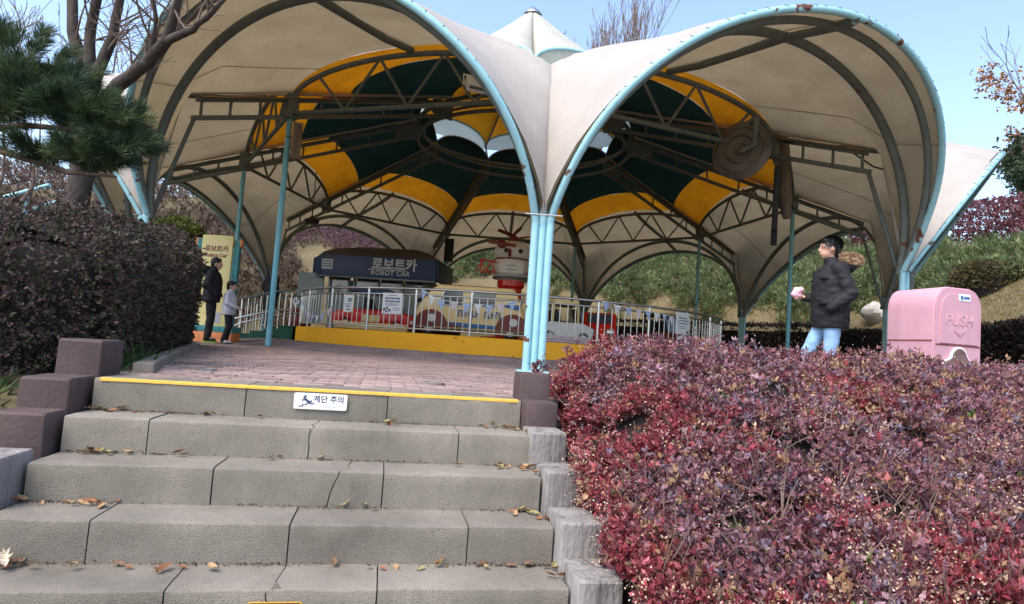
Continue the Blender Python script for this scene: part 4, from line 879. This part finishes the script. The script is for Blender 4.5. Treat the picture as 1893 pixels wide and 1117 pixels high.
nh = 60000; ii = rng.integers(0, n, nh); hb = P[ii] + rng.normal(0, .035, (nh, 3)) + nr[ii] * .02; hb = hb[vnoise(hb, 2.2, 41.) > -.02]; nh = len(hb)
hd_ = unit(rng.normal(size=(nh, 3))) * rng.uniform(.007, .014, (nh, 1)); ob('dry_husks', leaf_mesh('dry_husks', hb, hd_, unit(np.cross(hd_, rng.normal(size=(nh, 3)))) * .0045, pick(nh, [(.60, .44, .30), (.52, .33, .25), (.66, .52, .42), (.40, .24, .17)], (3, 2, 2, 3))), m_seed, hedge, kind='stuff')
tw = MB()
for i in range(1900):
    j = int(rng.integers(0, n))
    if d[j] > 4.6: continue
    p = Vector(P[j]) - Vector(nr[j]) * .12; dr_ = Vector(ax[j]) + Vector(rng.normal(0, .35, 3)); q = p + dr_ * rng.uniform(.10, .22); m = p.lerp(q, .5) + Vector(rng.normal(0, .015, 3)); tw.tube([p, m, q], [.0042, .0034, .0022], 4)
for i in range(90):
    x = rng.uniform(.55, 2.2); y = rng.uniform(1.7, 3.4); u = U.x * x + U.y * y; v = V_.x * x + V_.y * y
    if v < 1.15: continue
    p = Vector((x, y, float(bz(u, v)) - .12)); 
    for s in range(3): q = p + Vector((rng.normal(0, .10), rng.normal(-.03, .08), rng.uniform(.12, .24))); tw.tube([p, p.lerp(q, .5) + Vector(rng.normal(0, .012, 3)), q], [.004, .003, .0018], 4)
ob('twigs', tw, m_twig, hedge, kind='stuff')
# --- dark hedge left of the stairs
lh = thing('dark_clipped_hedge', 'tall dark brown-green clipped hedge behind the brown posts', 'hedge', (0, 0, 0))
ltop = lambda y: .98 + .135 * (y - 3.9)
def lface(s, f):               # s along the right face then the far end / near end ; f height fraction
    path = [(-7.5, 3.45), (-5.0, 3.45), (-3.0, 3.52), (-2.60, 4.02), (-3.0, 5.0), (-3.7, 6.8), (-4.35, 8.5), (-4.72, 9.45), (-5.0, 9.95), (-5.8, 10.3), (-8.0, 10.6)]
    L = [0]
    for a, b in zip(path[:-1], path[1:]): L.append(L[-1] + math.dist(a, b))
    t = np.interp(s * L[-1], L, range(len(path))); i = np.minimum(t.astype(int), len(path) - 2); fr = (t - i)[:, None]; A = np.array(path); p = A[i] * (1 - fr) + A[i + 1] * fr
    dd = A[i + 1] - A[i]; nn = np.stack([dd[:, 1], -dd[:, 0]], 1); nn /= np.linalg.norm(nn, axis=1, keepdims=True)
    h = .98 + .122 * (p[:, 1] - 3.9); z0 = -.1 - .45 * np.clip((4.3 - p[:, 1]) / .4, 0, 1); z = z0 + (h - z0) * f; inset = .42 * np.clip((f - .78) / .22, 0, 1) ** 2 - .06 * np.sin(f * 3); q = p - nn * inset[:, None]
    return np.stack([q[:, 0], q[:, 1], z], 1), np.concatenate([nn, (.25 + np.clip((f - .75) / .25, 0, 1) * 1.2)[:, None]], 1)
S = np.linspace(0, 1, 70); Fz = np.linspace(0, 1, 9); G = [[tuple(r) for r in lface(S, np.full(70, f_))[0]] for f_ in Fz]
core_ = np.array(G); 
for i in range(core_.shape[0]): core_[i] -= lface(S, np.full(70, Fz[i]))[1] * .09
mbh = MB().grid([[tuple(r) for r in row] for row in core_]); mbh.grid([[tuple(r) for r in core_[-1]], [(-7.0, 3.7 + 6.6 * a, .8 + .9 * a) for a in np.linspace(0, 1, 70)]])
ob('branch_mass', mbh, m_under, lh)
n = 21000; sl_ = rng.random(n); sl_[:6500] *= .42; P, nr = lface(sl_, rng.random(n) ** .8); P = P + nr * rng.normal(0, .04, (n, 1)) + rng.normal(0, .02, (n, 3))
nt_ = 3200; ty = rng.uniform(3.9, 10.2, nt_); tx = -2.7 - .40 * (ty - 4) - rng.random(nt_) * 3.5; Pt = np.stack([tx, ty, .96 + .122 * (ty - 3.9) + rng.normal(0, .04, nt_)], 1); P = np.concatenate([P, Pt]); nr = np.concatenate([nr, np.tile([[.1, -.1, 1.]], (nt_, 1))]); n = len(P)
na = vnoise(P, 1.3, 3.); nb = vnoise(P, 3.1, 7.)
cc = pick(n, [(.060, .043, .038), (.085, .055, .052), (.045, .048, .027), (.11, .070, .058), (.062, .068, .034)], (4, 4, 3, 2, 2))
rd = (rng.random(n) < np.clip(.9 * (na + .15), 0, .8)) & (P[:, 0] < -2.9) & (P[:, 1] < 5.2) & (P[:, 2] < .75); cc[rd] = pick(int(rd.sum()), [(.16, .055, .038), (.10, .045, .034), (.20, .07, .04)], (3, 4, 1))
b_, d_, s_, c_ = rosettes(P, unit(nr + rng.normal(0, .45, (n, 3))), 6, .030 * (1 + .14 * np.clip(P[:, 1] - 4, 0, 6)), .23, (.4, 1.4), cc, .25)
ob('foliage', leaf_mesh('foliage', b_, d_, s_, c_), m_leafd, lh, kind='stuff')
# --- generic clipped mass
def mass(name, label, cat, P, nr, cols, w, ln, wd, k, spread=(.3, 1.3), group=None, stuff=False, core=None, mat=None, var=.25):
    n = len(P); cc = pick(n, cols, w); lum = 1 + .45 * vnoise(P, .9, 13.)[:, None]; b_, d_, s_, c_ = rosettes(P, unit(nr + rng.normal(0, .4, (n, 3))), k, ln, wd, spread, cc * lum, var)
    me = leaf_mesh('foliage', b_, d_, s_, c_)
    if stuff: o = ob(name, me, mat or m_leaf, kind='stuff'); tag(o, label, cat); return o
    t = thing(name, label, cat, (0, 0, 0), group=group); ob('foliage', me, mat or m_leaf, t, kind='stuff')
    if core is not None: ob('branch_mass', core, m_under, t)
    return t
def wpol(a, R): return CX + R * np.sin(np.radians(a)), CY - R * np.cos(np.radians(a))
ghv = lambda x, y: np.array([gh(a, b) for a, b in zip(x, y)])
# dark ring hedge behind the pavilion
n = 7500; a = rng.uniform(50, 158, n); f = rng.random(n); side = rng.random(n) < .6; Rr = np.where(side, 12.55, 12.55 + .9 * rng.random(n)); x, y = wpol(a, Rr); zt = 1.75 + .25 * (a > 110); z = np.where(side, .1 + f * (zt - .1), zt) + rng.normal(0, .04, n)
nv = np.stack([-np.sin(np.radians(a)), np.cos(np.radians(a)), np.where(side, .3, 2.)], 1)
cr = MB(); cr.grid([[(*wpol(q, R), z_) for q in np.arange(49, 159, 2.)] for R, z_ in ((12.64, -.1), (12.64, 1.72), (13.4, 1.74), (13.5, .2))])
mass('dark_hedge', 'long low dark hedge curving behind the pink bin and walking man', 'hedge', np.stack([x, y, z], 1), nv, [(.028, .016, .015), (.020, .020, .012), (.036, .020, .020)], (3, 2, 2), .085, .28, 5, core=cr, mat=m_leafd)
# juniper covering the slope
def slope(n, a0, a1, r0, r1, lift):
    a = rng.uniform(a0, a1, n); r = r0 + (r1 - r0) * rng.random(n) + .35 * np.sin(a * .35) + .25 * np.sin(a * .9); x, y = wpol(a, r); return np.stack([x, y, ghv(x, y) + lift * rng.random(n)], 1)
P = np.concatenate([slope(8500, 42, 118, 15.8, 19.6, .55), slope(11000, 112, 172, 14.0, 19.5, .6), slope(6000, 166, 198, 15.0, 19.5, .6)])
lum = vnoise(P, 1.1, 3.); P[:, 2] += .35 * lum; nr = np.tile([[0, -.6, 1.0]], (len(P), 1)) + np.stack([-(P[:, 0] - CX), -(P[:, 1] - CY), 0 * P[:, 0]], 1) * .04
mass('juniper', 'grey-green juniper covering the slope behind the pavilion', 'juniper', P, nr, [(.155, .205, .085), (.20, .245, .115), (.095, .135, .052), (.25, .28, .145)], (4, 4, 3, 2), .24, .10, 7, (.15, 1.1), stuff=True)
# purple hedges
P = slope(9500, 80, 140, 19.7, 22.6, 2.1); P[:, 2] -= 0.1
mass('purple_hedge', 'purple-brown hedge along the crest above the juniper slope', 'hedge', P, np.tile([[0, -.5, 1]], (len(P), 1)), [(.17, .060, .075), (.12, .045, .055), (.22, .095, .105)], (3, 3, 2), .13, .28, 5)
P = slope(6500, 195, 222, 16.2, 19.5, 1.1)
mass('purple_hedge', 'pinkish purple bushes on the bank behind the ticket booth', 'hedge', P, np.tile([[0, -.7, 1]], (len(P), 1)), [(.20, .10, .15), (.14, .06, .09), (.26, .16, .20), (.10, .045, .06)], (3, 3, 2, 2), .10, .25, 5)
P = np.concatenate([slope(10000, 222, 292, 13.8, 20.0, .45), slope(6000, 222, 296, 20, 27, 1.2)])
mass('brown_bushes', 'brown leafless bushes on the bank left of the pavilion', 'bushes', P, np.tile([[0, -.7, 1]], (len(P), 1)), [(.15, .095, .08), (.10, .065, .055), (.20, .14, .11), (.11, .09, .04)], (3, 3, 2, 1), .22, .13, 5)
def dome(c, r, n, e=1.0):
    v = unit(rng.normal(size=(n, 3))); v[:, 2] = np.abs(v[:, 2]); q = np.sign(v) * np.abs(v) ** e; P = np.array(c) + q * np.array(r) * rng.uniform(.86, 1.04, (n, 1)); return P, v
def core_dome(c, r): 
    mb = MB(); mb.ell(c, (r[0] * .86, r[1] * .86, r[2] * .86), 20, 12); return mb
for lab_, c, r in (('long rounded clipped hedge on the lawn behind the pink bin', (15.9, 21.2), (1.35, .6, .62)), ('short rounded clipped hedge on the lawn beside the white rocks', (14.0, 21.7), (1.15, .6, .58))):
    z = gh(*c) - .12; r = (r[0], r[1], r[2] + .40); P, v = dome((*c, z), r, 3600, .72); mass('round_hedge', lab_, 'hedge', P, v, [(.10, .085, .035), (.075, .075, .03), (.13, .095, .045)], (3, 3, 2), .07, .3, 4, core=core_dome((*c, z), r))
z = 2.3; P, v = dome((-12.0, 22.5, z), (1.35, 1.2, 1.75), 4600); P[:, 2] -= (rng.random(len(P)) < .3) * rng.random(len(P)) * 1.5
mass('green_shrub', 'yellow-green conifer shrub behind the yellow board', 'shrub', P, v + np.array([[0, 0, .6]]), [(.13, .16, .035), (.18, .20, .05), (.09, .12, .03)], (3, 2, 3), .16, .12, 7, core=MB().ell((-12.0, 22.5, 1.9), (1.1, 1.0, 1.9), 16, 10))
# rocks
m_rock = M('white_rock', (.52, .49, .44), .9, (.34, .31, .27), 2.5, .8, 8.)
for i, (x, y, s, l) in enumerate(((13.55, 23.75, .52, 'pale boulder in front of the short rounded hedge'), (14.6, 23.9, .40, 'pale boulder between the short hedge and the bin'), (13.0, 23.5, .34, 'low pale boulder just above the dark hedge'), (14.9, 22.9, .32, 'small pale boulder right of the larger boulders'))):
    mb = MB().ell((0, 0, 0), (s, s * .8, s * .8), 14, 10); mb.v = [tuple(Vector(p) * (1 + .30 * noise.noise(Vector(p) * 2.2 + Vector((i * 9, 0, 0))) + .12 * noise.noise(Vector(p) * 6))) for p in mb.v]; tag(ob('boulder', mb, m_rock, smooth=25, loc=(x, y, gh(x, y) + s * .35)), l, 'boulder')
# dry lawn blades and green grass tufts
P = slope(17000, 44, 150, 13.6, 16.2, .02); mass('dry_lawn', 'short straw coloured grass on the slope below the juniper', 'grass', P, np.tile([[0, 0, 1.]], (len(P), 1)), [(.30, .24, .11), (.22, .18, .08), (.20, .20, .08)], (3, 3, 2), .10, .07, 3, (.1, .8), stuff=True)
gp = []
for (x, y, r, k) in ((-2.75, 4.55, .16, 26), (-2.95, 4.9, .22, 34), (-3.15, 5.4, .2, 26), (-2.62, 4.25, .1, 12), (-3.0, 3.45, .25, 40), (-2.85, 3.2, .2, 26), (-3.4, 3.6, .3, 30)): gp.append(np.stack([x + rng.normal(0, r * .5, k), y + rng.normal(0, r * .5, k), np.full(k, .0 if y > 4 else -.12)], 1))
P = np.concatenate(gp); mass('grass_tufts', 'green grass tufts at the foot of the dark hedge', 'grass', P, np.tile([[.3, -.2, 1.]], (len(P), 1)), [(.05, .10, .025), (.08, .14, .04), (.035, .07, .02)], (3, 2, 2), .22, .028, 7, (.2, 1.25), stuff=True)
# --- branching trees
def grow(mb, p, d, ln, r, depth, rg, spread=.55, up=.12, tips=None, kids=(2, 3), shrink=.72, seg=3, minr=.004):
    pts = [p]; q = p.copy(); dd = d.normalized()
    for i in range(seg):
        dd = (dd + Vector(rg.normal(0, .11, 3)) + Vector((0, 0, up * .5))).normalized(); q = q + dd * (ln / seg); pts.append(q.copy())
    r2 = max(r * .62, minr); mb.tube(pts, [r + (r2 - r) * i / seg for i in range(seg + 1)], 7 if r > .04 else (5 if r > .012 else 4))
    if tips is not None: tips.extend([(x.copy(), dd.copy()) for x in pts[1:]])
    if depth <= 0: return
    for i in range(int(rg.integers(kids[0], kids[1] + 1))):
        t = Vector(rg.normal(0, 1, 3)); t = (t - dd * t.dot(dd)).normalized(); nd_ = (dd + t * rg.uniform(spread * .6, spread * 1.4) + Vector((0, 0, up))).normalized()
        st_ = pts[-1] if i == 0 else pts[int(rg.integers(1, len(pts)))]; grow(mb, st_, nd_, ln * shrink * rg.uniform(.75, 1.2), r2 * (.9 if i == 0 else .7), depth - 1, rg, spread, up, tips, kids, shrink, seg, minr)
def poly(mb, pts, r0, r1, n=9):
    P = [Vector(p) for p in pts]; Q = []
    for i in range(len(P) - 1):
        for q in range(3): Q.append(P[i].lerp(P[i + 1], q / 3) + Vector((noise.noise(P[i] * 3 + Vector((q, 0, 0))), noise.noise(P[i] * 3 + Vector((0, q, 5))), 0)) * .025)
    Q.append(P[-1]); m = len(Q) - 1; mb.tube(Q, [(r0 + (r1 - r0) * i / m) * (1 + .14 * noise.noise(Q[i] * 4)) for i in range(m + 1)], n)
rg = np.random.default_rng(21)
bt_ = thing('bare_tree', 'bare pruned tree with dark forked trunk rising behind the dark hedge', 'tree', (-6.0, 8.5, 0)); o0 = Vector((-6.0, 8.5, 0)); W = lambda *p: Vector(p) - o0
tk = MB(); poly(tk, [W(-6.15, 8.5, -.1), W(-6.0, 8.5, 1.2), W(-5.85, 8.5, 2.2), W(-5.85, 8.5, 3.2), W(-5.95, 8.5, 3.75)], .18, .13, 12); ob('trunk', tk, m_bark, bt_, 60)
lb = MB(); tw = MB()
limbs = [([W(-5.95, 8.5, 3.6), W(-6.25, 8.5, 4.2), W(-6.35, 8.5, 5.2)], .11, .07), ([W(-5.9, 8.45, 3.6), W(-5.92, 8.4, 4.2), W(-5.75, 8.3, 5.0)], .10, .06), ([W(-5.85, 8.5, 3.5), W(-5.62, 8.4, 4.1), W(-5.45, 8.3, 4.9)], .10, .06), ([W(-5.85, 8.45, 2.9), W(-5.2, 8.0, 3.3), W(-4.7, 7.75, 3.52), W(-4.35, 7.5, 3.72)], .12, .085), ([W(-4.35, 7.5, 3.72), W(-4.15, 7.3, 4.1), W(-4.1, 7.2, 4.4)], .075, .03), ([W(-4.35, 7.5, 3.70), W(-3.9, 7.2, 3.72), W(-3.6, 7.0, 3.85), W(-3.4, 6.95, 4.05)], .065, .022), ([W(-4.7, 7.75, 3.52), W(-4.55, 7.6, 3.9), W(-4.6, 7.5, 4.3)], .06, .02)]
for pts, r0, r1 in limbs:
    poly(lb, pts, r0 * .82, r1 * .8)
    for i in range(7): 
        t = rg.uniform(.25, 1); j = min(int(t * (len(pts) - 1)), len(pts) - 2); p = pts[j].lerp(pts[j + 1], t * (len(pts) - 1) - j); grow(tw, p, Vector((rg.normal(.2, .5), rg.normal(-.2, .4), rg.uniform(.2, .9))), rg.uniform(.35, .7), .016, 2, rg, .6, .05, None, (2, 3), .7, 3, .004)
ob('limbs', lb, m_bark, bt_, 60); ob('twigs', tw, m_twig, bt_, 60, kind='stuff')
# pine on the left
pt = thing('pine_tree', 'green pine with long needles reaching over the dark hedge', 'tree', (-5.6, 5.0, 0)); o0 = Vector((-5.6, 5.0, 0))
tk = MB(); poly(tk, [W(-5.6, 5.0, -.1), W(-5.5, 5.0, 1.0), W(-5.3, 4.95, 1.8), W(-5.35, 5.0, 3.2)], .14, .07, 10); ob('trunk', tk, m_bark, pt, 60)
lb = MB()
for pts, r0 in (([W(-5.35, 4.95, 1.75), W(-4.4, 4.75, 1.68), W(-3.9, 4.72, 1.52), W(-3.4, 4.75, 1.40), W(-3.05, 4.8, 1.40)], .045), ([W(-4.3, 4.75, 1.62), W(-3.8, 4.8, 1.75), W(-3.3, 4.75, 1.72), W(-2.95, 4.75, 1.66)], .03), ([W(-5.3, 4.95, 1.95), W(-4.3, 4.9, 1.95), W(-3.7, 4.8, 2.0), W(-3.2, 4.75, 1.85)], .035), ([W(-5.3, 5.0, 2.3), W(-4.3, 4.95, 2.3), W(-3.7, 4.85, 2.25)], .03)): poly(lb, pts, r0, .010, 8)
ob('limbs', lb, M('pine_bark', (.20, .14, .115), .95, (.10, .07, .06), 9., .9, 30.), pt, 60)
pads = [((-3.98, 4.9, 2.28), (.50, .4, .24), 62), ((-3.58, 4.8, 2.02), (.44, .38, .20), 62), ((-3.25, 4.75, 1.84), (.36, .34, .15), 50), ((-3.02, 4.75, 1.68), (.24, .28, .10), 30), ((-3.5, 4.8, 1.55), (.40, .3, .07), 30), ((-4.15, 4.9, 1.98), (.35, .35, .16), 34), ((-3.15, 4.7, 1.52), (.25, .25, .07), 22), ((-3.9, 4.6, 1.80), (.3, .3, .1), 18)]
B = []; Dv = []; Cc = []
for c, r, k in pads:
    for i in range(int(k * 1.45)):
        v = unit(rg.normal(size=(1, 3)))[0]; p = np.array(c) + v * np.array(r) * rg.uniform(.45, 1); ax_ = unit((v * np.array([1, 1, .5]) + np.array([.15, -.1, .55]) + rg.normal(0, .3, 3))[None])[0]
        m = 120; tt = rg.random((m, 1)); bs = p + ax_ * (tt - .5) * .13; pr = unit(np.cross(np.tile(ax_, (m, 1)), rg.normal(size=(m, 3)))); an = rg.uniform(.35, 1.0, (m, 1)); dv = ax_ * np.cos(an) + pr * np.sin(an); B.append(bs); Dv.append(dv * rg.uniform(.075, .125, (m, 1)))
        base = np.array([(.045, .082, .034), (.062, .105, .044), (.095, .135, .055), (.035, .065, .038)][int(rg.integers(0, 4))]); Cc.append(np.tile(base, (m, 1)) * rg.uniform(.7, 1.35, (m, 1)))
B = np.concatenate(B) - np.array(o0); Dv = np.concatenate(Dv); Cc = np.concatenate(Cc); ob('crown', leaf_mesh('needles', B, Dv, unit(np.cross(Dv, rng.normal(size=Dv.shape))) * .0021, Cc, .02), m_needle, pt, kind='stuff')
# distant trees
def bare(name, label, x, y, h, seed, n=5, spread=.42, up=.25, depth=5, r=None, leaves=None, group=None):
    rg = np.random.default_rng(seed); z0 = gh(x, y); t = thing(name, label, 'tree', (x, y, z0), group=group); mb = MB(); tips = []
    r = r or h * .014; mt = MB(); mt.tube([(0, 0, -.3), (.05, 0, h * .2), (0, .05, h * .42)], [r * 1.3, r, r * .8], 10); ob('trunk', mt, m_bark, t, 60)
    for i in range(n): zz = h * rg.uniform(.2, .42); grow(mb, Vector((0, 0, zz)), Vector((rg.normal(0, .5), rg.normal(0, .5), 1.0)), h * .22, r * .55, depth, rg, spread, up, tips, (2, 3), .74, 3, h * .0009)
    ob('crown', mb, m_twig, t, 60, kind='stuff')
    if leaves:
        P = np.array([tuple(p) for p, d in tips]); P = P[rg.random(len(P)) < leaves[2]]; P = np.repeat(P, leaves[3], 0) + rg.normal(0, leaves[4], (len(P) * leaves[3], 3)); cc = pick(len(P), leaves[0], leaves[1], rg); b_, d_, s_, c_ = rosettes(P, rg.normal(size=P.shape), 3, leaves[5], .3, (.3, 1.4), cc, .25, rg); ob('leaves', leaf_mesh('leaves', b_, d_, s_, c_), m_leaf, t, kind='stuff')
    return t
bare('bare_tree', 'tall bare tree with upright twigs showing above the pavilion roof', 5.2, 46, 17.5, 3, 8, .28, .35, 5)
bare('bare_tree', 'bare tree with fine twigs behind the forked tree, beyond the pavilion', -14.5, 22, 11, 5, 6, .5, .12, 5)
bare('bare_tree', 'slim bare tree standing behind the pine branches', -13.0, 15.5, 9, 8, 6, .5, .12, 5)
bare('bare_tree', 'thin bare tree beside the orange tree on the crest', 25.5, 30, 12.5, 12, 5, .5, .12, 4)
bare('autumn_tree', 'orange-brown autumn tree on the crest behind the pavilion', 36.2, 36, 17, 14, 9, .55, .10, 5, leaves=([(.42, .19, .06), (.30, .13, .05), (.50, .28, .09), (.20, .10, .06)], (3, 3, 2, 2), .55, 6, .35, .26))
bare('far_pine', 'dark pine on the crest below the orange tree', 27.6, 32.5, 6.5, 16, 8, .7, -.02, 4, leaves=([(.03, .06, .025), (.045, .08, .035), (.02, .04, .02)], (3, 2, 2), .8, 5, .22, .20))
bare('autumn_tree', 'brown autumn tree right of the orange tree on the crest', 43, 40, 15, 19, 8, .55, .10, 5, leaves=([(.34, .15, .06), (.25, .11, .05), (.42, .22, .08)], (3, 3, 2), .5, 6, .4, .28))
# blue playground rails far left
pr_ = thing('playground_rail', 'light blue tubular rail on the bank behind the pine', 'rail', (-14.2, 18, 0))
for a, b in (((-1.2, 0, 3.25), (.9, 0, 4.0)), ((-.5, .3, 3.0), (1.1, .3, 3.65)), ((.2, .1, 2.4), (.2, .1, 3.7)), ((-.9, .1, 2.2), (-.9, .1, 3.3))): ob('pipe', MB().tube([a, b], .06, 8), m_blue, pr_, 60)
# --- fallen leaves on the stairs
cols = [M('dry_leaf_%s' % n_, c_, .8, None, 30., .3, 60.) for n_, c_ in (('tan', (.42, .27, .15)), ('rust', (.30, .13, .06)), ('olive', (.33, .28, .12)), ('brown', (.20, .11, .065)))]
def leafm(seed, lobed=False):
    r = random.Random(seed); n = 9; out = []; L = .055
    if lobed: prof = [(0, .0), (.15, .25), (.10, .35), (.30, .55), (.12, .60), (.22, .9), (.05, .8), (0, 1.1)]
    else: prof = [(0, 0), (.14, .18), (.24, .45), (.17, .75), (0, 1.05)]
    cu = r.uniform(.3, 1.2); V = []; 
    for (x, y) in prof: V.append((x * L, y * L, .010 + cu * L * .5 * (y - .5) ** 2 + abs(x) * L * r.uniform(.2, .9)))
    for (x, y) in prof[1:-1]: V.append((-x * L, y * L, .010 + cu * L * .5 * (y - .5) ** 2 + abs(x) * L * r.uniform(.1, .9)))
    m = len(prof); sp_ = [(0, y * L, .008 + cu * L * .5 * (y - .5) ** 2) for (x, y) in prof[1:-1]]; o = len(V); V += sp_; F = []
    R = list(range(m)); Lf = [0] + list(range(m, m + m - 2)) + [m - 1]; C = [0] + list(range(o, o + m - 2)) + [m - 1]
    for i in range(m - 1):
        for S_ in (R, Lf):
            q = []
            for w in (C[i], S_[i], S_[i + 1], C[i + 1]):
                if w not in q: q.append(w)
            if len(q) > 2: F.append(tuple(q))
    mb = MB(); mb.add(V, F); me = bpy.data.meshes.new('leaf'); me.from_pydata(V, [], F); me.update(); return me
lm_ = []
for s_i in range(8):
    for c_ in (cols[s_i % 4],): me = leafm(s_i, s_i == 3); me.materials.append(c_); lm_.append(me)
rl_ = random.Random(5)
def drop(k, v, sc=1.0, lab=None, grp='dry leaves along the stair risers', me=None, du=None):
    if lab is None: lab = 'small dry leaf on the %s tread below the top step, %s' % (('', 'first', 'second', 'third', 'fourth')[k], 'brown post side' if v < -.9 else ('middle of the stairs' if v < .4 else 'red hedge side'))
    u = EDGE - k * TREAD + (du if du is not None else rl_.uniform(.235, .285)); p = uv(u, v, -k * RISE + .004)
    o = ob('fallen_leaf', me or rl_.choice(lm_), None, loc=p, rot=(rl_.uniform(-.35, .45), rl_.uniform(-.4, .4), rl_.uniform(0, 6.28)), smooth=None); o.scale = (sc * rl_.uniform(.7, 1.2),) * 3; tag(o, lab, 'leaf', grp)
for k, v0, v1, n_ in ((1, -1.50, -1.18, 12), (1, -.95, -.6, 4), (1, .55, .85, 6), (2, -1.45, -.95, 12), (2, -.7, -.1, 3), (2, .45, .86, 9), (3, -1.50, -1.1, 12), (3, -.6, .1, 3), (3, .55, .86, 6), (4, -1.45, -.55, 16), (4, -.3, .3, 5), (4, .3, .86, 9), (1, -.3, .4, 3)):
    for i in range(n_): drop(k, v0 + (v1 - v0) * (rl_.random() ** (1.6 if v0 < -.9 else (.6 if v0 > .3 else 1))), 1.05)
for k in (1, 2, 3, 4):
    for i in range(4): drop(k, .845, 1.0, du=rl_.uniform(.05, .25))
nc_ = 2600; kc = rng.integers(1, 6, nc_); vc = VL + .02 + (VR - VL - .04) * rng.random(nc_); wgt = np.clip(.25 + .9 * (np.abs(vc - (VL + VR) / 2) / 1.2) ** 2 + .5 * np.sin(vc * 5 + kc), .05, 1); q_ = rng.random(nc_) < wgt; kc, vc = kc[q_], vc[q_]; uc = EDGE - kc * TREAD + .296 - np.abs(rng.normal(0, .014, len(kc)))
P = np.stack([U.x * uc + V_.x * vc, U.y * uc + V_.y * vc, -kc * RISE + .004 + .004 * rng.random(len(kc))], 1); dv = unit(rng.normal(size=P.shape) * np.array([[1, 1, .25]])) * rng.uniform(.006, .022, (len(P), 1)); o = ob('leaf_crumbs', leaf_mesh('leaf_crumbs', P, dv, unit(np.cross(dv, rng.normal(size=P.shape) * .3 + np.array([[0, 0, 1.]]))) * .004, pick(len(P), [(.10, .065, .04), (.06, .045, .035), (.20, .12, .06), (.035, .03, .025)], (3, 3, 1, 3))), m_seed, kind='stuff'); tag(o, 'brown leaf crumbs and grit gathered at the foot of the risers', 'leaf litter')
big = leafm(31, True); big.materials.append(M('pale_leaf', (.48, .40, .31), .85)); drop(4, -1.36, 2.6, 'large pale lobed leaf leaning on the stairs below the grey block end', None, big, .2); mp_ = leafm(33, True); mp_.materials.append(cols[1]); drop(4, -.78, 1.5, 'curled rust-brown lobed leaf upright against the lowest visible riser', None, mp_, .25)
